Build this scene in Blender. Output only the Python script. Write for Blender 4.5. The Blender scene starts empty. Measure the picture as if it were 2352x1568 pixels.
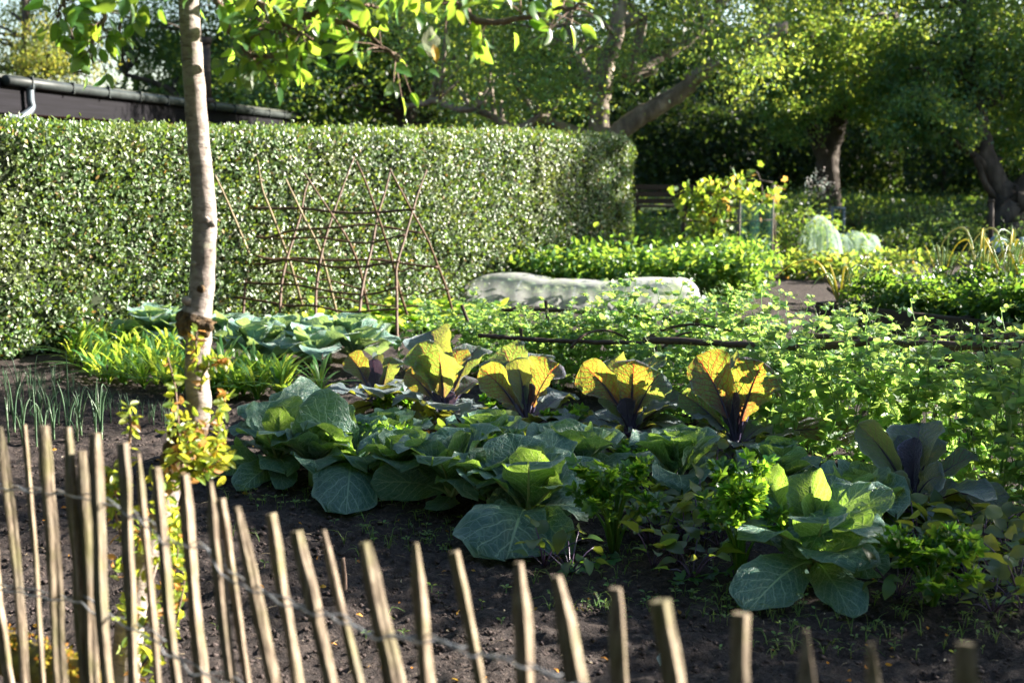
import bpy, math, random
import numpy as np
from mathutils import Vector, Matrix
rng = np.random.default_rng(11)
random.seed(11)
sc = bpy.context.scene
COL = sc.collection
# ------------------------------------------------------------------ camera model
FPX, CX, CY, HC = 2940.0, 1176.0, 784.0, 1.6
TH = math.radians(8.3)
CAM = np.array([0.0, 0.0, HC])
FWD = np.array([0, math.cos(TH), -math.sin(TH)])
UPV = np.array([0, math.sin(TH), math.cos(TH)])
RGT = np.array([1.0, 0, 0])
SUN_AZ, SUN_EL = math.radians(74), math.radians(22)
SUN = np.array([math.sin(SUN_AZ) * math.cos(SUN_EL), math.cos(SUN_AZ) * math.cos(SUN_EL), math.sin(SUN_EL)])


def A(*v):
    return np.array(v, float)


def ray(px, py):
    return RGT * ((px - CX) / FPX) + UPV * ((CY - py) / FPX) + FWD


def P(px, py, d):
    """point seen at a pixel of the photo, at depth d"""
    return CAM + ray(px, py) * d


def G(px, py, z=0.0):
    """point seen at a pixel of the photo, on the level z"""
    r = ray(px, py)
    return CAM + r * ((z - HC) / r[2])


def depth(p):
    return float(np.dot(np.asarray(p, float) - CAM, FWD))


def hit(px, py, plane):
    o, n = plane
    r = ray(px, py)
    return CAM + r * (np.dot(o - CAM, n) / np.dot(r, n))


def norm(v):
    v = np.asarray(v, float)
    return v / max(1e-9, np.linalg.norm(v))


def nrows(v):
    return v / np.maximum(1e-9, np.linalg.norm(v, axis=-1, keepdims=True))


def sstep(a, b, x):
    t = np.clip((np.asarray(x, float) - a) / (b - a), 0, 1)
    return t * t * (3 - 2 * t)


_lat = rng.random((64, 64))


def vnoise(x, y):
    x = np.asarray(x, float); y = np.asarray(y, float)
    xi = np.floor(x).astype(int); yi = np.floor(y).astype(int)
    fx = x - xi; fy = y - yi
    fx = fx * fx * (3 - 2 * fx); fy = fy * fy * (3 - 2 * fy)
    g = lambda i, j: _lat[i % 64, j % 64]
    return (g(xi, yi) * (1 - fx) + g(xi + 1, yi) * fx) * (1 - fy) + (g(xi, yi + 1) * (1 - fx) + g(xi + 1, yi + 1) * fx) * fy


def fbm(x, y, o=4):
    s = 0; a = .5
    for k in range(o):
        s = s + a * (vnoise(x * 2 ** k + 17.3 * k, y * 2 ** k + 5.1 * k) - .5)
        a *= .5
    return s


def ground_z(x, y):
    return .62 * sstep(19.5, 25.5, y) - 0.0 * np.asarray(x, float)


# ------------------------------------------------------------------ mesh builder
class MB:
    def __init__(self):
        self.v = []; self.uv = []; self.n = 0
        self.f = {3: [], 4: []}; self.m = {3: [], 4: []}; self.s = {3: [], 4: []}

    def add(self, v, q=None, t=None, mi=0, uv=None, smooth=True):
        v = np.asarray(v, float).reshape(-1, 3)
        self.v.append(v)
        self.uv.append(np.zeros((len(v), 2)) if uv is None else np.asarray(uv, float))
        for k, f in ((4, q), (3, t)):
            if f is None or len(f) == 0:
                continue
            f = np.asarray(f, int).reshape(-1, k) + self.n
            self.f[k].append(f)
            self.m[k].append(np.full(len(f), mi)); self.s[k].append(np.full(len(f), smooth))
        self.n += len(v)
        return self

    def box(self, c, sx, sy, sz, rz=0.0, mi=0):
        x, y, z = sx / 2, sy / 2, sz / 2
        v = A([-x, -y, -z], [x, -y, -z], [x, y, -z], [-x, y, -z], [-x, -y, z], [x, -y, z], [x, y, z], [-x, y, z])
        cr, sr = math.cos(rz), math.sin(rz)
        v = np.stack([v[:, 0] * cr - v[:, 1] * sr, v[:, 0] * sr + v[:, 1] * cr, v[:, 2]], 1) + np.asarray(c, float)
        q = [[0, 3, 2, 1], [4, 5, 6, 7], [0, 1, 5, 4], [1, 2, 6, 5], [2, 3, 7, 6], [3, 0, 4, 7]]
        return self.add(v, q, mi=mi, smooth=False)

    def tube(self, pts, rad, n=6, mi=0, smooth=True, prof=None, cap=True):
        pts = np.asarray(pts, float)
        k = len(pts)
        rad = np.full(k, rad) if np.isscalar(rad) else np.asarray(rad, float)
        if len(rad) != k:
            rad = np.interp(np.linspace(0, 1, k), np.linspace(0, 1, len(rad)), rad)
        T = np.gradient(pts, axis=0); T = nrows(T)
        ref = A(0, 0, 1) if abs(T[0][2]) < .9 else A(1, 0, 0)
        N = norm(np.cross(np.cross(T[0], ref), T[0]))
        a = np.linspace(0, 2 * math.pi, n, endpoint=False)
        vs = []
        for i in range(k):
            N = norm(N - T[i] * np.dot(N, T[i]))
            B = np.cross(T[i], N)
            r = rad[i] * (1 if prof is None else prof(i, a))
            vs.append(pts[i] + (np.cos(a) * r)[:, None] * N + (np.sin(a) * r)[:, None] * B)
        v = np.concatenate(vs)
        i = np.arange(k - 1)[:, None] * n; j = np.arange(n)[None, :]; j2 = (j + 1) % n
        q = np.stack([i + j, i + j2, i + n + j2, i + n + j], -1).reshape(-1, 4)
        v2 = v; t = None
        if cap:
            c0 = len(v)
            v2 = np.concatenate([v, pts[:1], pts[-1:]])
            jj = np.arange(n); jn = (jj + 1) % n
            t = np.concatenate([np.stack([np.full(n, c0), jn, jj], 1),
                                np.stack([np.full(n, c0 + 1), (k - 1) * n + jj, (k - 1) * n + jn], 1)])
        uv = np.zeros((len(v2), 2))
        uv[:k * n, 0] = np.tile(a / (2 * math.pi), k); uv[:k * n, 1] = np.repeat(np.linspace(0, 1, k), n)
        return self.add(v2, q, t, mi=mi, uv=uv, smooth=smooth)

    def cloud(self, tpl, pos, dr, nr, size, mi=0, smooth=False, wide=1.0):
        """many copies of one leaf template: tpl = (verts, quads, tris), leaf along x, face up z"""
        tv, tq, tt = tpl
        pos = np.asarray(pos, float).reshape(-1, 3)
        n = len(pos)
        if n == 0:
            return self
        X = nrows(np.broadcast_to(np.asarray(dr, float), (n, 3)))
        Z = np.broadcast_to(np.asarray(nr, float), (n, 3))
        Z = Z - X * np.sum(X * Z, 1, keepdims=True)
        Z = nrows(Z + 1e-6); Y = np.cross(Z, X)
        S = np.broadcast_to(np.asarray(size, float), (n,))[:, None, None]
        W = np.broadcast_to(np.asarray(wide, float), (n,))[:, None, None]
        v = pos[:, None, :] + S * (tv[None, :, 0:1] * X[:, None, :] + W * tv[None, :, 1:2] * Y[:, None, :] + tv[None, :, 2:3] * Z[:, None, :])
        k = len(tv)
        off = (np.arange(n) * k)[:, None, None]
        q = None if tq is None else (np.asarray(tq)[None] + off).reshape(-1, 4)
        t = None if tt is None else (np.asarray(tt)[None] + off).reshape(-1, 3)
        uv = np.tile(np.stack([tv[:, 1] + .5, tv[:, 0]], 1), (n, 1))
        return self.add(v.reshape(-1, 3), q, t, mi=mi, uv=uv, smooth=smooth)

    def mesh(self, name, origin=None):
        me = bpy.data.meshes.new(name)
        if self.n == 0:
            return me
        v = np.concatenate(self.v)
        if origin is not None:
            v = v - np.asarray(origin, float)
        uv = np.concatenate(self.uv)
        me.vertices.add(len(v)); me.vertices.foreach_set('co', v.astype(np.float32).ravel())
        li = []; lt = []; mi = []; sm = []
        for k in (3, 4):
            if self.f[k]:
                f = np.concatenate(self.f[k])
                li.append(f.ravel()); lt.append(np.full(len(f), k))
                mi.append(np.concatenate(self.m[k])); sm.append(np.concatenate(self.s[k]))
        if li:
            li = np.concatenate(li).astype(np.int32); lt = np.concatenate(lt).astype(np.int32)
            me.loops.add(len(li)); me.loops.foreach_set('vertex_index', li)
            me.polygons.add(len(lt))
            st = np.concatenate([[0], np.cumsum(lt)[:-1]]).astype(np.int32)
            me.polygons.foreach_set('loop_start', st); me.polygons.foreach_set('loop_total', lt)
            me.polygons.foreach_set('material_index', np.concatenate(mi).astype(np.int32))
            me.polygons.foreach_set('use_smooth', np.concatenate(sm).astype(bool))
            ul = me.uv_layers.new(name='UVMap')
            ul.data.foreach_set('uv', uv[li].astype(np.float32).ravel())
        me.update(calc_edges=True)
        return me

    def build(self, name, mats, parent=None, origin=None, label=None):
        if origin is None and parent is not None:
            r = parent
            while r.parent is not None:
                r = r.parent
            origin = r.location
        me = self.mesh(name, origin)
        for m in (mats if isinstance(mats, (list, tuple)) else [mats]):
            me.materials.append(m)
        o = bpy.data.objects.new(name, me); COL.objects.link(o)
        if parent is not None:
            o.parent = parent
        elif origin is not None:
            o.location = origin
        if label:
            o['label'] = label
        return o


def thing(name, label, cat, loc=(0, 0, 0), group=None):
    o = bpy.data.objects.new(name, None); COL.objects.link(o)
    o.empty_display_size = .1
    o.location = Vector([float(c) for c in loc])
    o['label'] = label; o['category'] = cat
    if group:
        o['group'] = group
    return o


def tag(o, label=None, cat=None, group=None, kind=None):
    if label: o['label'] = label
    if cat: o['category'] = cat
    if group: o['group'] = group
    if kind: o['kind'] = kind
    return o


def dup(root, loc, rz=0.0, s=1.0, label=None):
    """a copy of a thing together with its parts and their sub-parts"""
    r = root.copy(); COL.objects.link(r)
    r.location = Vector([float(c) for c in loc]); r.rotation_euler = (0, 0, rz); r.scale = (s, s, s)
    if label: r['label'] = label
    for ch in list(root.children):
        c = ch.copy(); COL.objects.link(c); c.parent = r
        for g in list(ch.children):
            d = g.copy(); COL.objects.link(d); d.parent = c
    return r


# ------------------------------------------------------------------ leaf templates (x along the leaf, unit length)
T_DIA = (A([0, 0, 0], [.45, .30, .07], [1, 0, -.04], [.45, -.30, .07]), None, [[0, 1, 2], [0, 2, 3]])

def leaf_tpl(w, k=5, fold=.1, droop=.15, tipx=1.0, pw=.75, seed=0, wav=0.0):
    """smooth oval leaf template with k stations and a folded midrib"""
    r = np.random.default_rng(seed)
    xs = np.linspace(0, 1, k + 1)
    hw = w * np.sin(np.pi * xs ** pw) ** .8
    hw[0] = w * .08; hw[-1] = 0.0
    z0 = -droop * xs ** 2
    v = []
    for i in range(k + 1):
        wv = wav * r.normal(size=2)
        v += [[xs[i], hw[i], z0[i] + fold * hw[i] + wv[0]], [xs[i], 0, z0[i]], [xs[i], -hw[i], z0[i] + fold * hw[i] + wv[1]]]
    q = []
    for i in range(k):
        a = i * 3
        q += [[a, a + 1, a + 4, a + 3], [a + 1, a + 2, a + 5, a + 4]]
    return (np.array(v), np.array(q), None)


T_HEDGE = leaf_tpl(.26, 3, .3, .12, pw=.8, seed=2)
T_APPLE = leaf_tpl(.245, 6, .4, .22, pw=.85, seed=3, wav=.012)
T_PEA = leaf_tpl(.40, 4, .35, .08, pw=.75, seed=4, wav=.015)
T_POT = leaf_tpl(.33, 4, .3, .25, pw=.8, seed=5)
T_BEET = leaf_tpl(.27, 6, .3, .35, pw=.85, seed=6, wav=.03)
T_GRASS = leaf_tpl(.045, 6, .5, .35, pw=.7, seed=7)


def lobed(nl, depth_, w, teeth=1, seed=0, cup=.15):
    """fan-shaped toothed leaflet (celery, parsley, vine)"""
    r = np.random.default_rng(seed)
    n = nl * (2 + 2 * teeth) + 1
    a = np.linspace(-1, 1, n)
    pts = [[0, 0, 0]]
    for i, t in enumerate(a):
        ph = (t * .5 + .5) * nl
        lob = abs(math.sin(math.pi * ph)) ** .6
        rad = 1 - depth_ * (1 - lob) - (.10 if i % 2 else 0) * teeth
        rad *= (.62 + .38 * math.cos(t * 1.3)) * (1 + .06 * r.normal())
        ang = t * w
        pts.append([.08 + rad * math.cos(ang) * .92, rad * math.sin(ang) * .92, cup * (rad * math.sin(ang)) ** 2 - .12 * rad ** 2 + .04 * r.normal()])
    t = [[0, i, i + 1] for i in range(1, n)]
    return (np.array(pts), None, np.array(t))


T_CEL = lobed(3, .45, 1.45, 1, 1, .3)
T_PARS = lobed(3, .4, 1.5, 1, 2, .6)
T_VINE = lobed(5, .25, 2.3, 1, 3, .2)


def fib(n):
    i = np.arange(n) + .5
    ph = np.arccos(1 - 2 * i / n); th = math.pi * (1 + 5 ** .5) * i
    return np.stack([np.cos(th) * np.sin(ph), np.sin(th) * np.sin(ph), np.cos(ph)], 1)


def rdir(n, r=None):
    return nrows((r or rng).normal(size=(n, 3)))


def smooth_path(pts, n=24):
    """Catmull-Rom through the points"""
    p = np.asarray(pts, float)
    if len(p) < 3:
        t = np.linspace(0, 1, n)[:, None]
        return p[0] * (1 - t) + p[-1] * t
    q = np.concatenate([[2 * p[0] - p[1]], p, [2 * p[-1] - p[-2]]])
    out = []
    u = np.linspace(0, len(p) - 1 - 1e-6, n)
    for s in u:
        i = int(s); t = s - i
        a, b, c, d = q[i:i + 4]
        out.append(.5 * (2 * b + (c - a) * t + (2 * a - 5 * b + 4 * c - d) * t * t + (3 * b - a - 3 * c + d) * t ** 3))
    return np.array(out)
SKY_STRENGTH, SUN_STRENGTH, EXPOSURE = .05, 5.0, 2.62
# ------------------------------------------------------------------ materials
class NT:
    def __init__(self, name):
        self.m = bpy.data.materials.new(name); self.m.use_nodes = True
        self.t = self.m.node_tree; self.t.nodes.clear()
        self.out = self.t.nodes.new('ShaderNodeOutputMaterial')

    def n(self, typ, ins=None, **kw):
        nd = self.t.nodes.new(typ)
        for k, v in kw.items():
            setattr(nd, k, v)
        for k, v in (ins or {}).items():
            self.set(nd, k, v)
        return nd

    def set(self, nd, k, v):
        s = nd.inputs[k]
        if hasattr(v, 'outputs'):
            v = v.outputs[0]
        if isinstance(v, bpy.types.NodeSocket):
            self.t.links.new(v, s)
        else:
            if s.type == 'RGBA' and len(v) == 3:
                v = (*v, 1)
            s.default_value = v

    def math(self, op, a, b=0.0, c=None, clamp=False):
        nd = self.t.nodes.new('ShaderNodeMath'); nd.operation = op; nd.use_clamp = clamp
        self.set(nd, 0, a); self.set(nd, 1, b)
        if c is not None: self.set(nd, 2, c)
        return nd.outputs[0]

    def mix(self, f, a, b, blend='MIX'):
        nd = self.t.nodes.new('ShaderNodeMix'); nd.data_type = 'RGBA'; nd.blend_type = blend
        self.set(nd, 0, f); self.set(nd, 6, a); self.set(nd, 7, b)
        return nd.outputs[2]

    def ramp(self, f, stops, interp='LINEAR'):
        nd = self.t.nodes.new('ShaderNodeValToRGB'); cr = nd.color_ramp; cr.interpolation = interp
        while len(cr.elements) < len(stops): cr.elements.new(.5)
        for e, (p, c) in zip(cr.elements, stops):
            e.position = p; e.color = (*c, 1) if len(c) == 3 else c
        self.set(nd, 0, f)
        return nd.outputs[0]

    def noise(self, scale, detail=3, rough=.55, vec=None, dist=0.0):
        nd = self.n('ShaderNodeTexNoise', {'Scale': scale, 'Detail': detail, 'Roughness': rough, 'Distortion': dist})
        if vec is not None: self.set(nd, 'Vector', vec)
        return nd

    def obj(self):
        return self.n('ShaderNodeTexCoord').outputs['Object']

    def bump(self, h, strength=.3, dist=.01):
        return self.n('ShaderNodeBump', {'Height': h, 'Strength': strength, 'Distance': dist}).outputs[0]

    def smooth(self, x, a, b):
        nd = self.n('ShaderNodeMapRange', {'From Min': a, 'From Max': b}, interpolation_type='SMOOTHSTEP')
        self.set(nd, 'Value', x)
        return nd.outputs[0]

    def finish(self, sh):
        self.t.links.new(sh.outputs[0] if hasattr(sh, 'outputs') else sh, self.out.inputs[0])
        return self.m


def mat_leaf(name, col, trans, f=.45, rough=.4, spec=.5, var=.35, yellow=None, yel=0.0, coat=0.0, patch=None):
    """leaf that shines on its face and glows when the sun is behind it; every leaf its own tint"""
    t = NT(name)
    rnd = t.n('ShaderNodeNewGeometry').outputs['Random Per Island']
    oi = t.n('ShaderNodeObjectInfo').outputs['Random']
    k = t.math('ADD', t.math('MULTIPLY', rnd, 2 * var), t.math('MULTIPLY_ADD', oi, .25 * var, 1 - 1.1 * var))
    r2 = t.math('FRACT', t.math('MULTIPLY', rnd, 17.31))
    c1 = t.mix(r2, tuple(c * m for c, m in zip(col, (.8, 1.0, .9))), tuple(c * m for c, m in zip(col, (1.35, 1.05, 1.0))))
    c2 = t.mix(r2, tuple(c * m for c, m in zip(trans, (.8, 1.0, .9))), tuple(c * m for c, m in zip(trans, (1.25, 1.03, 1.0))))
    if yellow is not None and yel > 0:
        r3 = t.math('FRACT', t.math('MULTIPLY', rnd, 53.77))
        g = t.math('LESS_THAN', r3, yel)
        c1 = t.mix(g, c1, yellow); c2 = t.mix(g, c2, tuple(min(.8, 2.2 * c) for c in yellow))
    if patch is not None:                       # whole areas of older or fresher growth
        pn = t.noise(1.1, 4, .6, t.obj()).outputs['Fac']
        c1 = t.mix(t.math('MULTIPLY', t.smooth(pn, .52, .68), .7), c1, patch[0]); c2 = t.mix(t.math('MULTIPLY', t.smooth(pn, .52, .68), .5), c2, tuple(3 * q for q in patch[0]))
        c1 = t.mix(t.math('MULTIPLY', t.smooth(pn, .48, .34), .7), c1, patch[1])
    kc = t.n('ShaderNodeCombineColor', {0: k, 1: k, 2: k}).outputs[0]
    c1 = t.mix(1.0, c1, kc, 'MULTIPLY'); c2 = t.mix(1.0, c2, kc, 'MULTIPLY')
    b = t.n('ShaderNodeBsdfPrincipled', {'Base Color': c1, 'Roughness': rough, 'Specular IOR Level': spec, 'Coat Weight': coat, 'Coat Roughness': .42})
    tr = t.n('ShaderNodeBsdfTranslucent', {'Color': c2})
    return t.finish(t.n('ShaderNodeMixShader', {0: f, 1: b, 2: tr}))


def mat_blade(name, col, vein, trans, tvein, f=.4, rough=.45, spec=.4, lat=8.0, fine=13.0, pale=None, dew=0.0, sheen=0.0, reticul=.35, vw=1.0, foot=None):
    """big brassica leaf: midrib, arched side veins and a fine net, drawn along the leaf's own UV"""
    t = NT(name)
    uv = t.n('ShaderNodeTexCoord').outputs['UV']
    oi = t.n('ShaderNodeObjectInfo').outputs['Random']
    nz = t.noise(5.0, 3, .6, uv)
    wv = t.n('ShaderNodeVectorMath', {0: nz.outputs['Color'], 1: (.5, .5, .5)}, operation='SUBTRACT').outputs[0]
    wv = t.n('ShaderNodeVectorMath', {0: wv, 1: (.10, .10, 0)}, operation='MULTIPLY').outputs[0]
    uvd = t.n('ShaderNodeVectorMath', {0: uv, 1: wv}, operation='ADD').outputs[0]
    s = t.n('ShaderNodeSeparateXYZ', {0: uvd})
    s0 = t.n('ShaderNodeSeparateXYZ', {0: uv})
    x0 = t.math('ABSOLUTE', t.math('MULTIPLY_ADD', s0.outputs[0], 2.0, -1.0))
    xs = t.math('MULTIPLY_ADD', s.outputs[0], 2.0, -1.0)
    x = t.math('ABSOLUTE', xs)
    v = s.outputs[1]
    wid = t.math('MULTIPLY_ADD', s0.outputs[1], -.055 * vw, .075 * vw)
    mid = t.math('SUBTRACT', 1.0, t.smooth(t.math('DIVIDE', x0, wid), .4, 1.0), clamp=True)
    side = t.math('MULTIPLY', t.math('GREATER_THAN', xs, 0.0), .43)
    ph = t.math('ADD', t.math('SUBTRACT', t.math('MULTIPLY', v, lat), t.math('MULTIPLY', t.math('POWER', x, .85), lat * .30)), side)
    tri = t.math('ABSOLUTE', t.math('MULTIPLY_ADD', t.math('FRACT', ph), 2.0, -1.0))
    thr = t.math('MULTIPLY_ADD', x, .10 / vw, 1 - .17 * vw)
    latv = t.smooth(t.math('SUBTRACT', tri, thr), 0.0, .06)
    mp = t.n('ShaderNodeVectorMath', {0: uvd, 1: (fine, fine * 1.3, 1)}, operation='MULTIPLY').outputs[0]
    vo = t.n('ShaderNodeTexVoronoi', {'Scale': 1.0, 'Vector': mp}, feature='DISTANCE_TO_EDGE')
    net = t.math('SUBTRACT', 1.0, t.smooth(vo.outputs['Distance'], .015, .11), clamp=True)
    mp2 = t.n('ShaderNodeVectorMath', {0: uvd, 1: (fine * 2.6, fine * 3.0, 1)}, operation='MULTIPLY').outputs[0]
    vo2 = t.n('ShaderNodeTexVoronoi', {'Scale': 1.0, 'Vector': mp2}, feature='DISTANCE_TO_EDGE')
    net2 = t.math('SUBTRACT', 1.0, t.smooth(vo2.outputs['Distance'], .02, .16), clamp=True)
    ve = t.math('MAXIMUM', mid, t.math('MULTIPLY', latv, .85))
    ve = t.math('MAXIMUM', ve, t.math('MULTIPLY', net, reticul))
    ve = t.math('MAXIMUM', ve, t.math('MULTIPLY', net2, reticul * .35))
    big = t.noise(2.5, 4, .6, t.obj())
    var = t.math('ADD', t.math('MULTIPLY_ADD', big.outputs['Fac'], .6, .55), t.math('MULTIPLY', oi, .3))
    vc = t.n('ShaderNodeCombineColor', {0: var, 1: var, 2: var}).outputs[0]
    base = t.mix(1.0, col, vc, 'MULTIPLY')
    if pale is not None:
        base = t.mix(t.smooth(x0, .86, 1.0), base, pale)
    if foot is not None:                        # the leaf's own colour towards its stalk
        fm = t.math('MULTIPLY', t.smooth(t.math('ADD', s0.outputs[1], t.math('MULTIPLY', x0, .35)), .62, .08), .9)
        base = t.mix(fm, base, foot[0])
        trans = t.mix(fm, trans, foot[1])
    c1 = t.mix(ve, base, vein)
    c2 = t.mix(ve, t.mix(.5, trans, t.mix(1.0, trans, vc, 'MULTIPLY')), tvein)
    blis = t.noise(9.0, 3, .5, uv)
    h = t.math('ADD', t.math('MULTIPLY', ve, -.6), t.math('MULTIPLY', blis.outputs['Fac'], .9))
    h = t.math('ADD', h, t.math('MULTIPLY', vo.outputs['Distance'], .9))
    bp = t.bump(h, .55, .012)
    ro = rough
    if dew > 0:
        dv = t.n('ShaderNodeTexVoronoi', {'Scale': 330.0, 'Vector': t.obj()}, feature='F1')
        dm = t.math('LESS_THAN', dv.outputs['Distance'], .22)
        pm = t.smooth(t.noise(14.0, 2, .5, t.obj()).outputs['Fac'], .5, .62)
        dm = t.math('MULTIPLY', t.math('MULTIPLY', dm, pm), dew)
        c1 = t.mix(dm, c1, (.55, .6, .58))
        ro = t.math('MULTIPLY_ADD', dm, -.25, rough)
    b = t.n('ShaderNodeBsdfPrincipled', {'Base Color': c1, 'Roughness': ro, 'Specular IOR Level': spec, 'Normal': bp, 'Sheen Weight': sheen, 'Sheen Roughness': .35})
    tr = t.n('ShaderNodeBsdfTranslucent', {'Color': c2, 'Normal': bp})
    return t.finish(t.n('ShaderNodeMixShader', {0: f, 1: b, 2: tr}))


def mat_plain(name, col, rough=.7, var=.25, scale=12.0, spec=.3, bump=0.0, col2=None, stretch=(1, 1, 1), bdist=.01, metal=0.0):
    t = NT(name)
    mp = t.n('ShaderNodeMapping', {'Vector': t.obj(), 'Scale': stretch}).outputs[0]
    nz = t.noise(scale, 5, .6, mp)
    a = tuple(c * (1 - var) for c in col); b_ = col2 or tuple(c * (1 + var) for c in col)
    c = t.ramp(nz.outputs['Fac'], [(.3, a), (.7, b_)])
    ins = {'Base Color': c, 'Roughness': rough, 'Specular IOR Level': spec, 'Metallic': metal}
    if bump: ins['Normal'] = t.bump(nz.outputs['Fac'], bump, bdist)
    return t.finish(t.n('ShaderNodeBsdfPrincipled', ins))


def mat_bark(name, c1, c2, c3, scale=8.0, rings=0.0, bump=.6, moss=None, mossz=(0, 0)):
    t = NT(name)
    o = t.obj()
    mp = t.n('ShaderNodeMapping', {'Vector': o, 'Scale': (1, 1, .25) if rings == 0 else (1, 1, 2.2)}).outputs[0]
    nz = t.noise(scale, 6, .65, mp, .4)
    nb = t.noise(scale * .3, 3, .5, o)
    c = t.ramp(nz.outputs['Fac'], [(.3, c1), (.52, c2), (.72, c3)])
    c = t.mix(t.smooth(nb.outputs['Fac'], .5, .7), c, c1)
    if moss is not None:
        z = t.n('ShaderNodeSeparateXYZ', {0: o}).outputs[2]
        mz = t.math('MULTIPLY', t.math('SUBTRACT', 1.0, t.smooth(z, mossz[0], mossz[1])), t.smooth(t.noise(scale * 1.5, 3, .6, o).outputs['Fac'], .42, .58))
        c = t.mix(mz, c, moss)
    h = nz.outputs['Fac']
    if rings:
        # short cross-grain scars and patches of grey green lichen
        mr = t.n('ShaderNodeMapping', {'Vector': o, 'Scale': (1, 1, 6.0)}).outputs[0]
        sc_ = t.smooth(t.noise(22.0, 3, .6, mr, .2).outputs['Fac'], .60, .68)
        c = t.mix(t.math('MULTIPLY', sc_, .65), c, (.07, .05, .04))
        li = t.math('MULTIPLY', t.smooth(t.noise(30.0, 4, .6, o).outputs['Fac'], .58, .64), t.smooth(t.noise(6.0, 2, .5, o).outputs['Fac'], .48, .60))
        c = t.mix(t.math('MULTIPLY', li, .6), c, (.30, .31, .22))
        h = t.math('SUBTRACT', h, t.math('MULTIPLY', sc_, .5))
    return t.finish(t.n('ShaderNodeBsdfPrincipled', {'Base Color': c, 'Roughness': .85, 'Specular IOR Level': .2, 'Normal': t.bump(h, bump, .02)}))


def mat_soil():
    t = NT('dark_garden_soil')
    o = t.obj()
    n1 = t.noise(3.0, 4, .6, o); n2 = t.noise(38.0, 6, .7, o); n3 = t.noise(140.0, 4, .7, o)
    c = t.ramp(n2.outputs['Fac'], [(.32, (.016, .012, .012)), (.52, (.056, .043, .040)), (.72, (.17, .13, .11))])
    c = t.mix(t.math('MULTIPLY', t.smooth(n1.outputs['Fac'], .45, .7), .45), c, (.070, .054, .050))
    sp = t.n('ShaderNodeTexVoronoi', {'Scale': 60.0, 'Vector': o}, feature='F1')
    sm = t.math('MULTIPLY', t.math('LESS_THAN', sp.outputs['Distance'], .13), t.math('GREATER_THAN', t.n('ShaderNodeSeparateColor', {0: sp.outputs['Color']}).outputs[0], .86))
    c = t.mix(sm, c, (.26, .22, .17))
    # beyond the beds the ground is grassy
    y = t.n('ShaderNodeSeparateXYZ', {0: o}).outputs[1]
    g = t.smooth(t.math('ADD', y, t.math('MULTIPLY', n1.outputs['Fac'], 3.0)), 19.0, 23.0)
    gc = t.ramp(n2.outputs['Fac'], [(.3, (.02, .045, .012)), (.7, (.06, .11, .03))])
    c = t.mix(g, c, gc)
    h = t.math('ADD', t.math('MULTIPLY', n2.outputs['Fac'], 1.0), t.math('MULTIPLY', n3.outputs['Fac'], .5))
    return t.finish(t.n('ShaderNodeBsdfPrincipled', {'Base Color': c, 'Roughness': .9, 'Specular IOR Level': .25, 'Normal': t.bump(h, 1.0, .05)}))


def mat_picket():
    t = NT('weathered_chestnut')
    o = t.obj(); oi = t.n('ShaderNodeObjectInfo').outputs['Random']
    off = t.n('ShaderNodeCombineXYZ', {0: t.math('MULTIPLY', oi, 30.0), 1: t.math('MULTIPLY', oi, 11.0), 2: t.math('MULTIPLY', oi, 7.0)}).outputs[0]
    ov = t.n('ShaderNodeVectorMath', {0: o, 1: off}, operation='ADD').outputs[0]
    mp = t.n('ShaderNodeMapping', {'Vector': ov, 'Scale': (1, 1, .06)}).outputs[0]
    g = t.noise(110.0, 5, .65, mp, .3); b = t.noise(9.0, 4, .6, ov)
    c = t.ramp(g.outputs['Fac'], [(.28, (.05, .036, .025)), (.5, (.17, .13, .092)), (.72, (.36, .30, .22))])
    c = t.mix(t.math('MULTIPLY', t.smooth(b.outputs['Fac'], .46, .68), .65), c, (.11, .11, .035))
    c = t.mix(t.math('MULTIPLY', t.smooth(t.noise(4.0, 3, .6, ov).outputs['Fac'], .52, .7), .6), c, (.12, .105, .085))
    return t.finish(t.n('ShaderNodeBsdfPrincipled', {'Base Color': c, 'Roughness': .75, 'Specular IOR Level': .3, 'Normal': t.bump(g.outputs['Fac'], .5, .006)}))


def mat_net(name, col, alpha, rough=.6, streak=0.0):
    """thin woven cloth: partly open, partly scattering"""
    t = NT(name)
    o = t.obj()
    nz = t.noise(7.0, 4, .6, o); w = t.noise(90.0, 2, .5, o)
    a = t.math('ADD', t.math('MULTIPLY_ADD', nz.outputs['Fac'], .3, alpha - .15), t.math('MULTIPLY_ADD', w.outputs['Fac'], .3, -.15), clamp=True)
    d = t.n('ShaderNodeBsdfDiffuse', {'Color': col}); tr = t.n('ShaderNodeBsdfTranslucent', {'Color': col})
    m = t.n('ShaderNodeMixShader', {0: .45, 1: d, 2: tr})
    tp = t.n('ShaderNodeBsdfTransparent')
    return t.finish(t.n('ShaderNodeMixShader', {0: a, 1: tp, 2: m}))


M = {}
M['soil'] = mat_soil()
M['picket'] = mat_picket()
M['wire'] = mat_plain('galvanised_wire', (.42, .43, .45), .45, .2, 60, .6, metal=.7)
M['hedge'] = mat_leaf('hedge_leaf', (.056, .125, .024), (.32, .46, .05), .26, .50, 1.0, .4, (.20, .12, .03), .035, coat=.6, patch=((.12, .15, .03), (.03, .085, .018)))
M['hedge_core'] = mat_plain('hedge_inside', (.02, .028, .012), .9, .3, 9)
M['apple'] = mat_leaf('apple_leaf', (.040, .105, .03), (.36, .55, .055), .48, .38, .5, .3)
M['shoot'] = mat_leaf('young_shoot_leaf', (.11, .17, .03), (.55, .62, .06), .5, .4, .5, .35, (.34, .17, .05), .14)
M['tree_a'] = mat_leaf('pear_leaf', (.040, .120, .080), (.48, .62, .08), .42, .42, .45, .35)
M['tree_b'] = mat_leaf('dark_tree_leaf', (.024, .075, .050), (.32, .46, .05), .42, .42, .5, .4)
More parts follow.
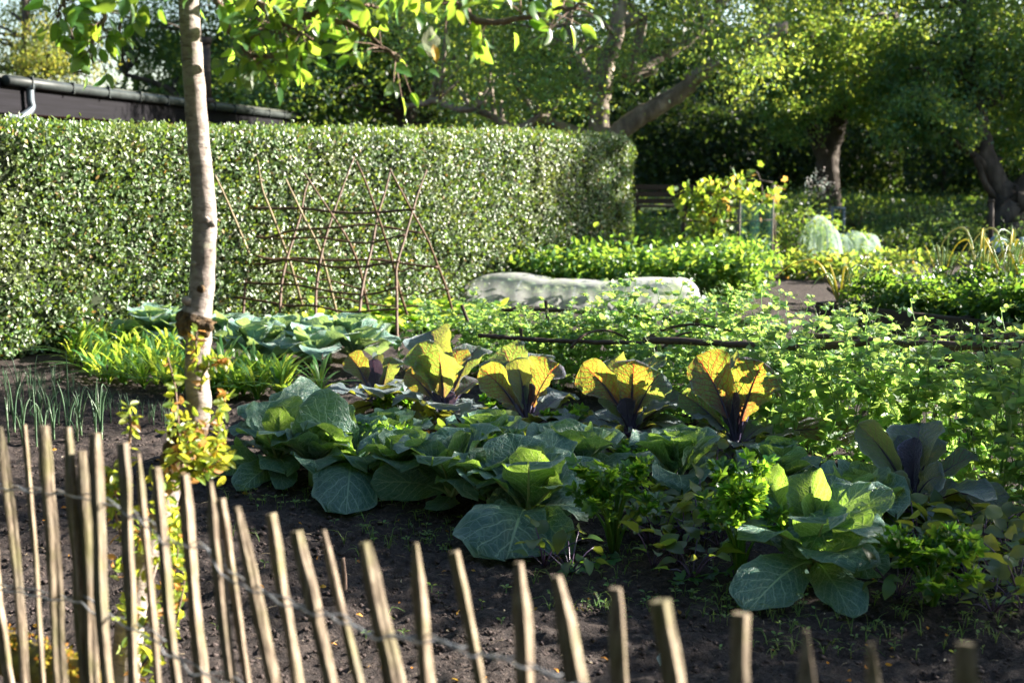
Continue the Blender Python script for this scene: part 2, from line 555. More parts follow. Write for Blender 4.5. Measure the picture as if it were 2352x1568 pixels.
M['tree_c'] = mat_leaf('birch_leaf', (.11, .14, .035), (.48, .50, .08), .5, .45, .4, .3)
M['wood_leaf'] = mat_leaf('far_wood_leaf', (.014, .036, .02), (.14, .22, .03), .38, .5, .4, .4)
M['pea'] = mat_leaf('pea_leaf', (.085, .18, .105), (.40, .62, .13), .5, .45, .45, .3)
M['pea_stem'] = mat_leaf('pea_stem', (.20, .30, .12), (.45, .58, .14), .35, .4, .5, .15)
M['potato'] = mat_leaf('potato_leaf', (.045, .13, .038), (.34, .54, .06), .40, .42, .5, .3)
M['strawberry'] = mat_leaf('low_leaf', (.08, .15, .04), (.42, .54, .07), .45, .42, .5, .35, (.35, .2, .04), .06)
M['vine'] = mat_leaf('vine_leaf', (.085, .18, .035), (.48, .63, .06), .5, .42, .5, .25, (.40, .22, .05), .08)
M['lettuce'] = mat_leaf('lettuce_leaf', (.10, .20, .04), (.48, .66, .07), .5, .42, .5, .25)
M['salsify'] = mat_leaf('salsify_leaf', (.06, .16, .05), (.46, .62, .07), .48, .38, .5, .3)
M['onion'] = mat_leaf('onion_leaf', (.10, .17, .11), (.22, .34, .14), .3, .35, .5, .25)
M['onion_pale'] = mat_leaf('pale_onion_leaf', (.22, .30, .17), (.45, .52, .2), .35, .35, .5, .25, (.5, .36, .08), .12)
M['celery'] = mat_leaf('celery_leaf', (.020, .085, .020), (.30, .54, .04), .45, .33, .5, .3)
M['celery_stem'] = mat_leaf('celery_stem', (.07, .16, .03), (.38, .55, .08), .35, .35, .5, .15)
M['parsley'] = mat_leaf('parsley_leaf', (.028, .092, .028), (.30, .50, .05), .34, .4, .45, .35)
M['beet'] = mat_leaf('beet_leaf', (.07, .12, .035), (.38, .44, .05), .42, .4, .5, .35, (.30, .20, .03), .14)
M['shrub'] = mat_leaf('shrub_leaf', (.035, .09, .055), (.26, .40, .08), .4, .45, .4, .4)
M['weed'] = mat_leaf('seedling_leaf', (.11, .20, .06), (.4, .55, .1), .4, .45, .4, .35)
M['flower'] = mat_leaf('pale_flower', (.62, .64, .66), (.5, .5, .5), .35, .6, .2, .2)
M['cabbage'] = mat_blade('green_cabbage_blade', (.032, .112, .098), (.27, .42, .27), (.30, .52, .045), (.50, .64, .18), .36, .42, .45, 8, 12, (.16, .26, .2), .7, .15)
M['cabbage_pale'] = mat_blade('pale_cabbage_underside', (.075, .14, .075), (.26, .36, .17), (.34, .56, .05), (.52, .66, .18), .42, .45, .4, 8, 12, (.2, .3, .18), .3, .1)
M['cabbage_rib'] = mat_leaf('cabbage_rib', (.33, .45, .25), (.4, .55, .2), .25, .4, .4, .1)
M['cabbage_back'] = mat_blade('blue_cabbage_blade', (.12, .26, .225), (.30, .46, .36), (.34, .50, .12), (.46, .58, .22), .32, .45, .45, 9, 11, (.3, .42, .36), .5, .35)
M['red'] = mat_blade('red_cabbage_blade', (.085, .10, .135), (.085, .045, .10), (.44, .66, .06), (.54, .09, .03), .42, .45, .45, 9, 11, (.28, .28, .36), .25, .3, .65, 1.25, foot=((.055, .04, .085), (.34, .10, .09)))
M['red_green'] = mat_blade('greenish_red_cabbage_blade', (.075, .14, .125), (.09, .06, .09), (.38, .64, .07), (.42, .16, .06), .42, .45, .45, 9, 11, (.3, .36, .36), .3, .3, .55, 1.15, foot=((.055, .045, .085), (.30, .14, .09)))
M['red_blue'] = mat_blade('bluish_outer_blade', (.085, .14, .155), (.12, .15, .19), (.42, .50, .05), (.40, .2, .08), .33, .42, .45, 9, 11, (.25, .32, .34), .7, .3)
M['red_dark'] = mat_blade('purple_inner_blade', (.060, .055, .095), (.075, .045, .09), (.12, .09, .12), (.16, .04, .07), .14, .42, .5, 10, 11, (.16, .15, .22), .1, .35)
M['red_rib'] = mat_leaf('purple_stalk', (.075, .055, .125), (.30, .05, .05), .14, .35, .5, .15)
M['bark_apple'] = mat_bark('smooth_apple_bark', (.17, .138, .122), (.29, .247, .225), (.39, .345, .32), 26.0, 1, .5)
M['bark_knot'] = mat_bark('rough_knot_bark', (.045, .032, .022), (.13, .085, .045), (.25, .17, .09), 40.0, 0, 1.0)
M['bark_twig'] = mat_bark('twig_bark', (.10, .065, .05), (.19, .13, .10), (.30, .22, .18), 40.0, 0, .5)
M['bark_tree'] = mat_bark('tree_bark', (.10, .082, .066), (.21, .175, .14), (.33, .28, .23), 9.0, 0, .9)
M['bark_dark'] = mat_bark('dark_tree_bark', (.035, .028, .022), (.075, .06, .05), (.12, .10, .08), 9.0, 0, .9)
M['willow'] = mat_plain('brown_willow_rod', (.085, .047, .028), .6, .4, 25, .35, .3)
M['hazel'] = mat_plain('dark_hazel_rod', (.075, .046, .033), .65, .5, 22, .35, .5, stretch=(1, 1, 1))
M['cane_pale'] = mat_plain('pale_cane', (.24, .19, .12), .6, .3, 25, .35, .3)
M['fascia'] = mat_plain('dark_stained_board', (.0065, .006, .0085), .8, .45, 4, .12, .3, stretch=(1, .25, 10), bdist=.004)  # dark stain, taken darker still to stand for tree shade on the boards
M['gutter'] = mat_plain('weathered_gutter', (.026, .032, .032), .5, .35, 8, .3)
M['zinc'] = mat_plain('grey_zinc', (.16, .19, .22), .4, .25, 10, .5, metal=.5)
M['roof'] = mat_plain('roof_felt', (.06, .065, .055), .85, .4, 6, .25, .4)
M['board'] = mat_plain('brown_board', (.060, .042, .032), .7, .5, 9, .35, .6, stretch=(.25, .25, 5), bdist=.006)
M['mossbeam'] = mat_plain('mossy_timber', (.16, .12, .07), .9, .4, 20, .2, .8, col2=(.30, .22, .03))
M['moss'] = mat_leaf('yellow_moss', (.22, .18, .02), (.3, .26, .03), .2, .8, .2, .4, (.28, .12, .02), .25)
M['post'] = mat_plain('grey_post', (.17, .14, .11), .8, .4, 30, .25, .5, stretch=(1, 1, .1))
M['fleece'] = mat_net('white_fleece', (.96, .97, .97), .44)
M['mintnet'] = mat_net('mint_net', (.66, .84, .74), .34)
M['bluenet'] = mat_net('turquoise_net', (.08, .22, .20), .16)
M['slate'] = mat_plain('grey_blue_sheet', (.16, .21, .25), .5, .3, 6, .4, .3)
M['deadleaf'] = mat_leaf('withered_leaf', (.40, .20, .03), (.6, .3, .04), .4, .6, .3, .35, (.55, .42, .28), .25)
M['clod'] = mat_plain('soil_clod', (.060, .046, .043), .95, .5, 60, .2, .8)
M['web'] = mat_net('silk_web', (.40, .42, .30), .22)


def mat_brick():
    t = NT('red_brick')
    br = t.n('ShaderNodeTexBrick', {'Scale': 4.2, 'Color1': (.22, .085, .045, 1), 'Color2': (.30, .13, .07, 1), 'Mortar': (.22, .19, .16, 1), 'Mortar Size': .02})
    mp = t.n('ShaderNodeMapping', {'Vector': t.obj(), 'Rotation': (math.radians(90), 0, math.radians(90))}).outputs[0]
    t.set(br, 'Vector', mp)
    return t.finish(t.n('ShaderNodeBsdfPrincipled', {'Base Color': br.outputs[0], 'Roughness': .85}))


M['brick'] = mat_brick()
# ------------------------------------------------------------------ ground: one sheet, fine near the camera
def axis(segs):
    out = []
    for a, b, n in segs:
        out += list(np.linspace(a, b, n, endpoint=False))
    return np.array(out + [segs[-1][1]])


gx = axis([(-400, -60, 6), (-60, -12, 12), (-12, -4.2, 40), (-4.2, 3.2, 300), (3.2, 12, 40), (12, 60, 12), (60, 400, 6)])
gy = axis([(-60, -4, 8), (-4, 2.2, 16), (2.2, 9.0, 280), (9.0, 19.0, 130), (19, 28, 40), (28, 70, 14), (70, 900, 8)])
X, Y = np.meshgrid(gx, gy)
near = np.maximum(1 - sstep(9, 13, Y), .6 * (1 - sstep(17, 19, Y))) * (1 - sstep(3.2, 5, np.abs(X)))
Z = ground_z(X, Y) + .05 * fbm(X * .6, Y * .6, 3)
Z += near * (.050 * fbm(X * 2.3, Y * 2.3, 3) + .050 * fbm(X * 7, Y * 7, 3) + .040 * fbm(X * 19, Y * 19, 2) + .026 * (vnoise(X * 33, Y * 33) - .5))
Z -= .012
m = MB()
ny, nx = X.shape
i = np.arange(ny - 1)[:, None] * nx + np.arange(nx - 1)[None]
m.add(np.stack([X, Y, Z], -1).reshape(-1, 3), np.stack([i, i + 1, i + nx + 1, i + nx], -1).reshape(-1, 4))
tag(m.build('soil_ground', M['soil']), 'dark crumbly garden soil running back to grassy ground', 'soil', kind='structure')


def gz(x, y):
    """height of the soil at one place"""
    x = float(x); y = float(y)
    n = max(1 - sstep(9, 13, y), .6 * (1 - sstep(17, 19, y))) * (1 - sstep(3.2, 5, abs(x)))
    return float(ground_z(x, y) + .05 * fbm(x * .6, y * .6, 3) + n * (.05 * fbm(x * 2.3, y * 2.3, 3) + .05 * fbm(x * 7, y * 7, 3)) - .012)


def clods(n):
    p = G(1, 1)
    m = MB()
    px = rng.uniform(-100, 2450, n); py = 1568 - 640 * rng.random(n) ** .9
    base = fib(8)
    # octahedron-like pebbles
    ov = A([1, 0, 0], [-1, 0, 0], [0, 1, 0], [0, -1, 0], [0, 0, 1], [0, 0, -1])
    ot = [[0, 2, 4], [2, 1, 4], [1, 3, 4], [3, 0, 4], [2, 0, 5], [1, 2, 5], [3, 1, 5], [0, 3, 5]]
    pos = np.array([G(a, b) for a, b in zip(px, py)])
    for q in range(n):
        s = (.0035 + .012 * rng.random() ** 5) * (1.0 if pos[q, 1] < 5 else 1.3)
        v = ov * s * rng.uniform(.6, 1.3, (6, 1)) * A(1, 1, .7)
        a = rng.uniform(0, 6.28)
        v = v @ np.array([[math.cos(a), -math.sin(a), 0], [math.sin(a), math.cos(a), 0], [0, 0, 1]])
        m.add(v + A(pos[q, 0], pos[q, 1], gz(pos[q, 0], pos[q, 1]) + s * .3), t=ot, smooth=True)
    tag(m.build('soil_clods', M['clod']), 'loose crumbs of dark soil on the bare bed', 'soil crumbs', kind='stuff')


clods(16000)

# ------------------------------------------------------------------ the clipped hedge
H0 = A(-3.96, 9.9, 0); H1 = A(1.72, 16.18, 0)
HD = norm(H1 - H0); HN = A(HD[1], -HD[0], 0)      # HN faces the garden


def hedge():
    L0 = -4.5; L1 = float(np.dot(H1 - H0, HD)); T = 1.15; top = 1.84
    n = 115000
    root = thing('clipped_hedge', 'long clipped evergreen hedge with glossy leaves behind the willow trellis', 'hedge', H0 + HD * 2)
    # rounded box section: outline from the garden foot over the top to the back foot
    rc = .17
    th = np.linspace(0, math.pi / 2, 9)
    o = np.concatenate([[[T / 2 - .05, 0]], np.stack([T / 2 - rc + rc * np.cos(th), top - rc + rc * np.sin(th)], 1), np.stack([-T / 2 + rc - rc * np.sin(th), top - rc + rc * np.cos(th)], 1), [[-T / 2 + .05, 0]]])
    cum = np.concatenate([[0], np.cumsum(np.hypot(*np.diff(o, axis=0).T))]); cum /= cum[-1]
    ow = np.linspace(0, 1, 600)
    oy, oz = np.interp(ow, cum, o[:, 0]), np.interp(ow, cum, o[:, 1])
    gy_, gz_ = np.gradient(oz), -np.gradient(oy)
    gl = np.hypot(gy_, gz_); gy_ /= gl; gz_ /= gl

    def surf(l, w):
        y = np.interp(w, ow, oy); z = np.interp(w, ow, oz)
        ny_ = np.interp(w, ow, gy_); nz_ = np.interp(w, ow, gz_)
        e = np.clip((L1 - l) / .55, 0, 1)
        k = np.sqrt(1 - (1 - e) ** 2)
        y = y * (.25 + .75 * k); z = z * (.88 + .12 * k)
        wob = .13 * fbm(l * .9 + 3, z * 1.3 + y, 3) + .06 * fbm(l * 4, z * 4 + y, 2)
        return y + ny_ * wob, np.maximum(z + nz_ * (wob * .7), .01), ny_, nz_
    l = rng.uniform(L0, L1, n)
    w = np.where(rng.random(n) < .86, rng.random(n) * .58, rng.random(n))
    e = rng.random(n) < .07
    l = np.where(e, L1 - .5 * rng.random(n) ** 2, l)
    w = np.where(e, rng.random(n), w)
    y, z, ny_, nz_ = surf(l, w)
    dep = -.13 * np.clip(2.2 * fbm(l * 2.2 + 40, z * 2.4, 3) - .1, 0, 1) - .10 * rng.random(n) ** 1.5 + .03 * rng.normal(size=n) * (rng.random(n) < .25)
    endk = sstep(.5, 0, L1 - l)
    N = nrows(HN * ny_[:, None] + A(0, 0, 1) * nz_[:, None] + HD * endk[:, None])
    pos = H0 + HD * l[:, None] + HN * (y - T / 2)[:, None] + A(0, 0, 1) * z[:, None] + N * dep[:, None]
    drn = nrows(rng.normal(size=(n, 3)) * .8 + N * .5 + A(0, 0, .55))
    nr = nrows(N * 1.0 + rng.normal(size=(n, 3)) * .36 + A(0, 0, .22))
    f = MB().cloud(T_HEDGE, pos, drn, nr, rng.uniform(.028, .054, n))
    k = 900
    ls = rng.uniform(L0, L1 - .2, k); ws = rng.uniform(.40, .60, k)
    for q in range(k):
        ys, zt, _a, _b = surf(np.array([ls[q]]), np.array([ws[q]]))
        b = H0 + HD * ls[q] + HN * (float(ys[0]) - T / 2) + A(0, 0, float(zt[0]) - .02)
        hgt = rng.uniform(.02, .08)
        mm = 5
        pp = b + A(0, 0, 1) * np.linspace(0, hgt, mm)[:, None]
        f.cloud(T_HEDGE, pp, nrows(rng.normal(size=(mm, 3)) + A(0, 0, 1)), rdir(mm), .03)
    f.build('foliage', M['hedge'], root)
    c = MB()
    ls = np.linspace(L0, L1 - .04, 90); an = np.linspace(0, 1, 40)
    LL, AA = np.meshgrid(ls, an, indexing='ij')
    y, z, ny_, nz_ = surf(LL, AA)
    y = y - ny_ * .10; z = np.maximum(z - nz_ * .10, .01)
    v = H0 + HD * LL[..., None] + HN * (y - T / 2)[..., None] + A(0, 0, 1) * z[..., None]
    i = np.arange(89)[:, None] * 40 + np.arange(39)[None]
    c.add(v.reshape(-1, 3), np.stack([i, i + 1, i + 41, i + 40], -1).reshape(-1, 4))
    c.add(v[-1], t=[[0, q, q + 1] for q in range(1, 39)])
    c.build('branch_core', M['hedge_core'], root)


hedge()


# ------------------------------------------------------------------ the low house behind the hedge
def house():
    a = A(-5.16, 13.0, 0); b = A(-4.12, 25.2, 0)
    d = norm(b - a); nrm = A(d[1], -d[0], 0)         # nrm faces the garden
    root = thing('flat_roofed_house', 'low flat roofed house with dark stained fascia behind the hedge', 'house', a)
    L = np.linalg.norm(b - a); rz = math.atan2(d[1], d[0])
    z0, z1 = 2.02, 2.36
    back = -nrm
    w = MB(); c = a + d * (L / 2) + back * 4.1 + A(0, 0, 1.0)
    w.box(c, L - .7, 7.4, 2.0, rz)
    w.build('brick_wall', M['brick'], root)
    fa = MB()
    fa.box(a + d * (L / 2) + A(0, 0, (z0 + z1) / 2) - nrm * .02, L, .04, z1 - z0, rz)
    fa.box(a - d * .022 + back * 4.04 + A(0, 0, (z0 + z1) / 2 + .003), .044, 8.0, z1 - z0, rz)
    fa.box(b + d * .022 + back * 4.04 + A(0, 0, (z0 + z1) / 2 + .003), .044, 8.0, z1 - z0, rz)
    fa.build('fascia', M['fascia'], root)
    sf = MB().box(a + d * (L / 2) + back * .22 + A(0, 0, z0 + .012), L - .1, .38, .02, rz)
    sf.build('soffit', M['fascia'], root)
    rf = MB().box(a + d * (L / 2) + back * 4.0 + A(0, 0, z1 + .025), L + .05, 8.0, .04, rz)
    rf.build('roof', M['roof'], root)
    g = MB()
    pts = [a + d * t + nrm * .06 + A(0, 0, z1 - .02 - .003 * t) for t in np.linspace(.12, L, 10)]
    g.tube(pts, .055, 10)
    for t in np.linspace(.6, L - .5, 12):
        g.box(a + d * t + nrm * .06 + A(0, 0, z1 - .02 - .003 * t), .02, .125, .125, rz)
    g.build('gutter', M['gutter'], root)
    dp = MB()
    o = a + d * .62 + nrm * .07
    dp.tube(smooth_path([o + A(0, 0, z1 - .06), o + A(0, 0, z1 - .2), o + A(0, 0, z0 + .05), o - nrm * .06 + A(0, 0, z0 - .05) - d * .16, o - nrm * .3 + A(0, 0, z0 - .18) - d * .35, o - nrm * .38 + A(0, 0, .1) - d * .38], 30), .042, 10)
    dp.tube([o + A(0, 0, z1 - .09), o + A(0, 0, z1 - .03)], .05, 10)
    dp.build('downpipe', M['zinc'], root)
    vp = MB()
    q = P(478, 222, 19.0); q[2] = z1
    vp.tube([q, q + A(0, 0, .85)], .055, 10); vp.tube([q, q + A(0, 0, .07)], [.11, .07], 10)
    vp.tube([q + A(0, 0, .85), q + A(0, 0, .95)], .08, 10)
    vp.build('vent_pipe', M['board'], root)


house()

# ------------------------------------------------------------------ trees
LIT = []     # (point, radius): places the photo shows in sun; crown leaves in the way of that sun ray are left out


def lit(px, py, d, r):
    LIT.append((P(px, py, d), r))


def clear_sun(p, shift=0.0):
    k = np.ones(len(p), bool)
    for o, r in LIT:
        w = p - o
        t = w @ SUN
        dd = np.linalg.norm(w - t[:, None] * SUN, axis=1)
        k &= ~((t > .3) & (dd < r * (1 + .25 * np.sin(p[:, 2] * 9 + p[:, 0] * 7))))
    return k


def crown_points(blobs, clump=26, spread=.28):
    """clumps of leaves through the volume of some ellipsoids: (centre, radii, number of leaves)"""
    out = []; cen = []
    for c, r, n in blobs:
        k = max(1, n // clump)
        u = rdir(k) * (rng.random((k, 1)) ** .45)
        cc = A(*c) + u * A(*r)
        cen.append(cc)
        sp = spread * (.6 + .8 * rng.random((k, 1, 1)))
        pp = cc[:, None, :] + rng.normal(size=(k, clump, 3)) * sp * A(1, 1, .75)
        out.append(pp.reshape(-1, 3))
    return np.concatenate(out), np.concatenate(cen)


def tree(name, label, trunks, blobs, leaf, bark, size, tpl=T_HEDGE, clump=26, spread=.28, group=None, hang=0.0, twigs=60, cull=True, smin=.7, bare=0.0):
    base = np.asarray(trunks[0][0][0], float)
    root = thing(name, label, 'tree', base, group)
    tm = MB()
    ends = []
    for pts, r0, r1 in trunks:
        pth = smooth_path(pts, 5 * len(pts) + 4)
        pth = pth + .03 * r0 / .2 * rng.normal(size=pth.shape) * np.linspace(0, 1, len(pth))[:, None]
        ph = rng.uniform(0, 6, 4)
        tm.tube(pth, np.linspace(r0, r1, len(pth)), 12, prof=lambda i, a: 1 + .08 * np.sin(3 * a + ph[0] + i * .3) + .05 * np.sin(5 * a + ph[1] - i * .2))
        ends.append(pth)
    allp = np.concatenate(ends)
    pos, cen = crown_points(blobs, clump, spread)
    sel = cen[rng.permutation(len(cen))[:twigs]]
    for c in sel:
        dd = np.linalg.norm(allp - c, axis=1) + 1.2 * np.maximum(0, allp[:, 2] - c[2] + .1)
        s = allp[int(np.argmin(dd))]
        if np.linalg.norm(s - c) > 3.2: continue
        mid = (s + c) / 2 + rng.normal(size=3) * .15 + A(0, 0, .12)
        tm.tube(smooth_path([s, mid, c], 7), [.045, .028, .010], 5)
    tm.build('trunk', bark, root)
    if cull:
        pos = pos[clear_sun(pos)]
    if bare:
        low = np.concatenate([e[:int(len(e) * .72)] for e in ends])[::2]
        dmin = np.full(len(pos), 9.0)
        for q in low:
            dmin = np.minimum(dmin, np.linalg.norm(pos - q, axis=1))
        pos = pos[dmin > bare * (.6 + .8 * rng.random(len(pos)))]
    n = len(pos)
    dr = nrows(rng.normal(size=(n, 3)) + A(0, 0, -.35 - hang))
    nr = nrows(rng.normal(size=(n, 3)) * .8 + A(0, 0, .8))
    MB().cloud(tpl, pos, dr, nr, size * rng.uniform(smin, 1.25, n)).build('crown', leaf, root)
    return root
# ---- places in sun (photo pixels, depth, radius of the sunny patch)
for a in [(1090, 470, 14.0, .55), (950, 420, 13.2, .6), (800, 450, 12.5, .6), (650, 470, 11.9, .6), (480, 450, 11.3, .7), (300, 450, 10.8, .8), (120, 450, 10.2, .8), (1000, 600, 13.6, .4), (850, 620, 12.9, .5),
          (1150, 600, 14.2, .3), (1150, 440, 14.4, .25), (1390, 380, 15.7, .14), (1320, 430, 15.4, .12), (1445, 430, 15.8, .14), (1445, 520, 15.8, .12),
          (1230, 570, 16.3, .5), (1330, 560, 16.4, .55), (1440, 570, 16.5, .35), (1560, 580, 16.8, .22),
          (1620, 460, 18.0, .55), (1690, 450, 18.0, .5), (1590, 500, 18, .4), (1100, 640, 13.5, .5), (1250, 640, 13.4, .5), (1400, 650, 13.2, .5), (1540, 660, 13.0, .5),
          (1890, 540, 19.3, .6), (1990, 570, 19.0, .5), (1850, 620, 17.5, .5), (2100, 600, 12.5, .8), (2300, 590, 11.5, .9), (1950, 620, 13, .6),
          (2080, 540, 13.5, .7), (2250, 540, 13.0, .8), (1780, 690, 13.5, .3),
          (1780, 720, 7.6, .45), (2000, 760, 7.2, .5), (2250, 780, 6.9, .5), (1550, 760, 8.0, .5), (1300, 760, 8.6, .5), (1100, 740, 9.0, .4),
          (2100, 900, 6.6, .35), (2280, 1000, 6.3, .4), (1900, 880, 6.9, .35),
          (880, 850, 7.9, .20), (1020, 840, 7.5, .28), (1200, 850, 7.3, .28), (1440, 860, 7.2, .30), (1690, 880, 6.9, .32), (1880, 980, 6.8, .2), (2100, 1030, 6.1, .15),
          (1780, 1110, 4.9, .14), (1880, 1120, 4.9, .16), (2020, 1220, 4.8, .12), (1240, 1060, 5.5, .07), (900, 990, 6.4, .16), (1660, 1090, 5.2, .07),
          (450, 200, 3.8, .35), (470, 500, 3.8, .3), (455, 750, 3.8, .22), (470, 950, 3.8, .12), (700, 60, 3.7, .5), (250, 60, 3.7, .5), (1150, 60, 3.6, .4), (420, 880, 3.8, .18), (500, 1010, 3.7, .1),
          (320, 1000, 3.5, .1), (330, 1300, 3.3, .12),
          (650, 1400, 2.3, .12), (860, 1400, 2.1, .12), (1200, 1400, 1.95, .12), (1500, 1450, 1.85, .1), (720, 1380, 2.3, .1), (560, 1300, 2.4, .1), (240, 1300, 2.7, .07), (20, 1100, 2.9, .06), (1000, 1400, 2.0, .1),
          (250, 830, 9.8, .25), (60, 860, 9.3, .25), (230, 790, 9.9, .2),
          (600, 1520, 4.05, .22), (760, 1480, 4.15, .14), (1050, 1540, 4.0, .24), (1180, 1560, 3.95, .18), (880, 1410, 4.45, .11), (1290, 1420, 4.4, .12), (340, 1480, 4.2, .20), (60, 1400, 4.45, .18), (480, 1420, 4.4, .14), (1480, 1460, 4.2, .08), (180, 1480, 4.2, .14), (900, 1560, 3.9, .16), (60, 1100, 6.2, .10), (700, 1440, 4.3, .10)] + [(x, y, 23, r) for x, y, r in [(1880, 60, .55), (1990, 60, .65), (2090, 40, .6), (1960, 150, .4), (2190, 40, .55), (2290, 170, .45), (1820, 130, .4), (2330, 80, .5), (2050, 190, .35), (1790, 230, .3), (1880, 220, .3), (2180, 230, .3), (2110, 140, .35), (1750, 60, .4)]] + [(x, y, 20, r) for x, y, r in [(1180, 190, .6), (1270, 200, .5), (1100, 140, .5), (1220, 110, .4), (1420, 170, .35), (1500, 60, .4), (1080, 240, .3), (1330, 240, .3), (1600, 120, .3), (1425, 300, .25), (1460, 270, .22), (1510, 245, .22), (1570, 205, .22), (1625, 165, .2), (1376, 250, .2), (1376, 300, .2), (1200, 290, .2), (1240, 275, .15)]] + [(x, y, 29, r) for x, y, r in [(120, 130, 1.0), (200, 150, .7), (560, 190, .5), (620, 200, .35), (900, 210, .4)]]:
    lit(*a)

# centre tree with a leaning limb, standing just past the hedge end
d = 20.0
b = P(1380, 560, d); b[2] = gz(b[0], b[1])
tr = [([b, P(1372, 420, d), P(1376, 320, d), P(1380, 230, d), P(1392, 150, d - .2), P(1420, 60, d - .3), P(1440, -120, d - .4)], .20, .10),
      ([P(1385, 470, d), P(1412, 330, d - .1), P(1440, 290, d - .2), P(1500, 250, d - .3), P(1570, 205, d - .4), P(1630, 160, d - .5), P(1720, 110, d - .6), P(1800, 60, d - .7)], .18, .09),
      ([P(1376, 320, d), P(1330, 305, d), P(1290, 290, d), P(1240, 272, d), P(1205, 292, d), P(1165, 288, d), P(1110, 258, d), P(1050, 250, d), P(1000, 232, d + .2), P(930, 245, d + .3)], .085, .045),
      ([P(1382, 220, d), P(1345, 170, d), P(1320, 100, d + .2), P(1300, 0, d + .3)], .10, .05),
      ([P(1450, 185, d), P(1500, 140, d + .1), P(1560, 110, d + .2), P(1620, 60, d + .2), P(1680, -20, d + .2)], .09, .05),
      ([P(1430, 60, d - .3), P(1475, 40, d), P(1465, 100, d), P(1440, 180, d)], .07, .08)]
bl = [(P(1250, 120, 20.5), (1.5, 1.6, .85), 7140), (P(1420, 60, 21), (1.6, 1.6, .8), 6120), (P(1180, 230, 20.3), (1.1, 1.2, .5), 4420), (P(1310, 210, 19.6), (.45, .7, .40), 1530),
      (P(1600, 40, 20), (1.3, 1.6, .7), 5780), (P(1690, 140, 19.0), (.6, .9, .5), 2550), (P(1050, 60, 20.5), (1.2, 1.6, .9), 5780), (P(1330, -200, 20.5), (3, 3, 1.4), 15300), (P(1420, 150, 19.4), (.5, .6, .3), 850), (P(1660, -200, 20.5), (2.6, 2.4, 1.2), 10200)]
tree('old_tree', 'old forked tree with a thick leaning limb behind the hedge end', tr, bl, M['tree_a'], M['bark_tree'], .07, twigs=90, clump=24, bare=.42)

# dark trees filling the middle left
for lab, px, d, cr in [
    ('dark leafy tree whose low wavy limb shows above the hedge middle', 930, 26,
     [(P(800, 130, 26), (2.2, 1.8, 1.3), 12750), (P(1010, 190, 26.5), (1.4, 1.5, .9), 6120), (P(700, 210, 25), (1.3, 1.4, .6), 4760), (P(900, 20, 26), (2.8, 2, 1.2), 10200), (P(830, -160, 27), (3.2, 2.4, 1.6), 13600), (P(1080, 270, 26), (1.2, .8, .3), 2550)]),
    ('tall dark tree above the house roof behind the slim trunk', 480, 31,
     [(P(430, 70, 31), (2.0, 2, 1.2), 8840), (P(560, 190, 30), (1.2, 1.2, .7), 4420), (P(620, 60, 31), (1.7, 1.8, 1.2), 7820), (P(330, 100, 32), (.9, 1, .9), 2890), (P(520, -120, 31), (3.2, 2.4, 1.6), 11900), (P(440, 200, 31.5), (.9, .8, .35), 1360)])]:
    b = P(px, 480, d); b[2] = gz(b[0], b[1])
    tree('dark_tree', lab, [([b, b + A(.1, 0, 1.5), b + A(.0, 0, 3), b + A(-.4, .2, 4.6)], .26, .10), ([b + A(.05, 0, 2), b + A(.9, 0, 3.2), b + A(1.6, 0, 4.2)], .12, .05), ([b + A(.05, 0, 1.6), b + A(-.8, 0, 2.5), b + A(-1.9, 0, 2.9)], .10, .05)],
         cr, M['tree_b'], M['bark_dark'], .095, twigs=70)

# birch on the left
d = 30
b = P(60, 460, d); b[2] = gz(b[0], b[1])
tree('birch_tree', 'yellow green drooping birch at the upper left corner', [([b, b + A(.1, 0, 2), b + A(.2, 0, 4), b + A(.3, 0, 6)], .16, .05), ([b + A(.1, 0, 2.2), b + A(1.1, 0, 3.4), b + A(1.7, 0, 3.6)], .07, .03)],
     [(P(150, 120, 29), (1.25, 1.2, .75), 4200), (P(60, 150, 30), (1.0, 1.2, .6), 2600), (P(230, 150, 29), (.55, .8, .45), 1300), (P(40, 20, 31), (1.0, 1.2, .8), 1500), (P(160, 60, 30), (.9, 1, .7), 1300), (P(-150, 120, 30), (1.6, 1.6, 1.3), 3200), (P(60, -150, 30), (2.0, 1.6, 1.1), 2500)],
     M['tree_c'], M['bark_dark'], .085, hang=1.2, spread=.22, twigs=50)

# right hand orchard trees
d = 24.0
b = P(1905, 478, d); b[2] = gz(b[0], b[1]) - .05
tr = [([b, P(1904, 420, d), P(1900, 370, d), P(1915, 310, d), P(1928, 240, d), P(1925, 160, d), P(1920, 40, d), P(1930, -150, d)], .235, .10),
      ([P(1902, 385, d), P(1880, 330, d - .1), P(1862, 280, d - .2), P(1840, 200, d - .4), P(1800, 100, d - .5)], .16, .06),
      ([P(1925, 200, d), P(1990, 120, d - .2), P(2060, 40, d - .3)], .09, .04)]
bl = [(P(1870, 190, 23.2), (.90, 1.0, .72), 6800), (P(1800, 240, 23.5), (.55, .8, .45), 2600), (P(1960, 120, 23.5), (1.3, 1.4, .75), 10000), (P(1850, 80, 23.5), (1.1, 1.4, .8), 8400), (P(2030, 220, 23.2), (.75, .9, .50), 4800),
      (P(1900, -80, 24), (2.2, 1.9, 1.0), 14000), (P(2100, 130, 24), (1.0, 1.2, .8), 6400), (P(1770, 170, 23.8), (.5, .7, .4), 1800), (P(1830, 310, 23.3), (.30, .4, .15), 400)]
tree('pear_tree', 'bushy fruit tree with forked trunk beside white flowering spikes', tr, bl, M['tree_a'], M['bark_dark'], .080, twigs=80, spread=.15, clump=30, bare=.22, group='fruit trees along the right')
d = 22.0
b = P(2312, 535, d); b[2] = gz(b[0], b[1]) - .05
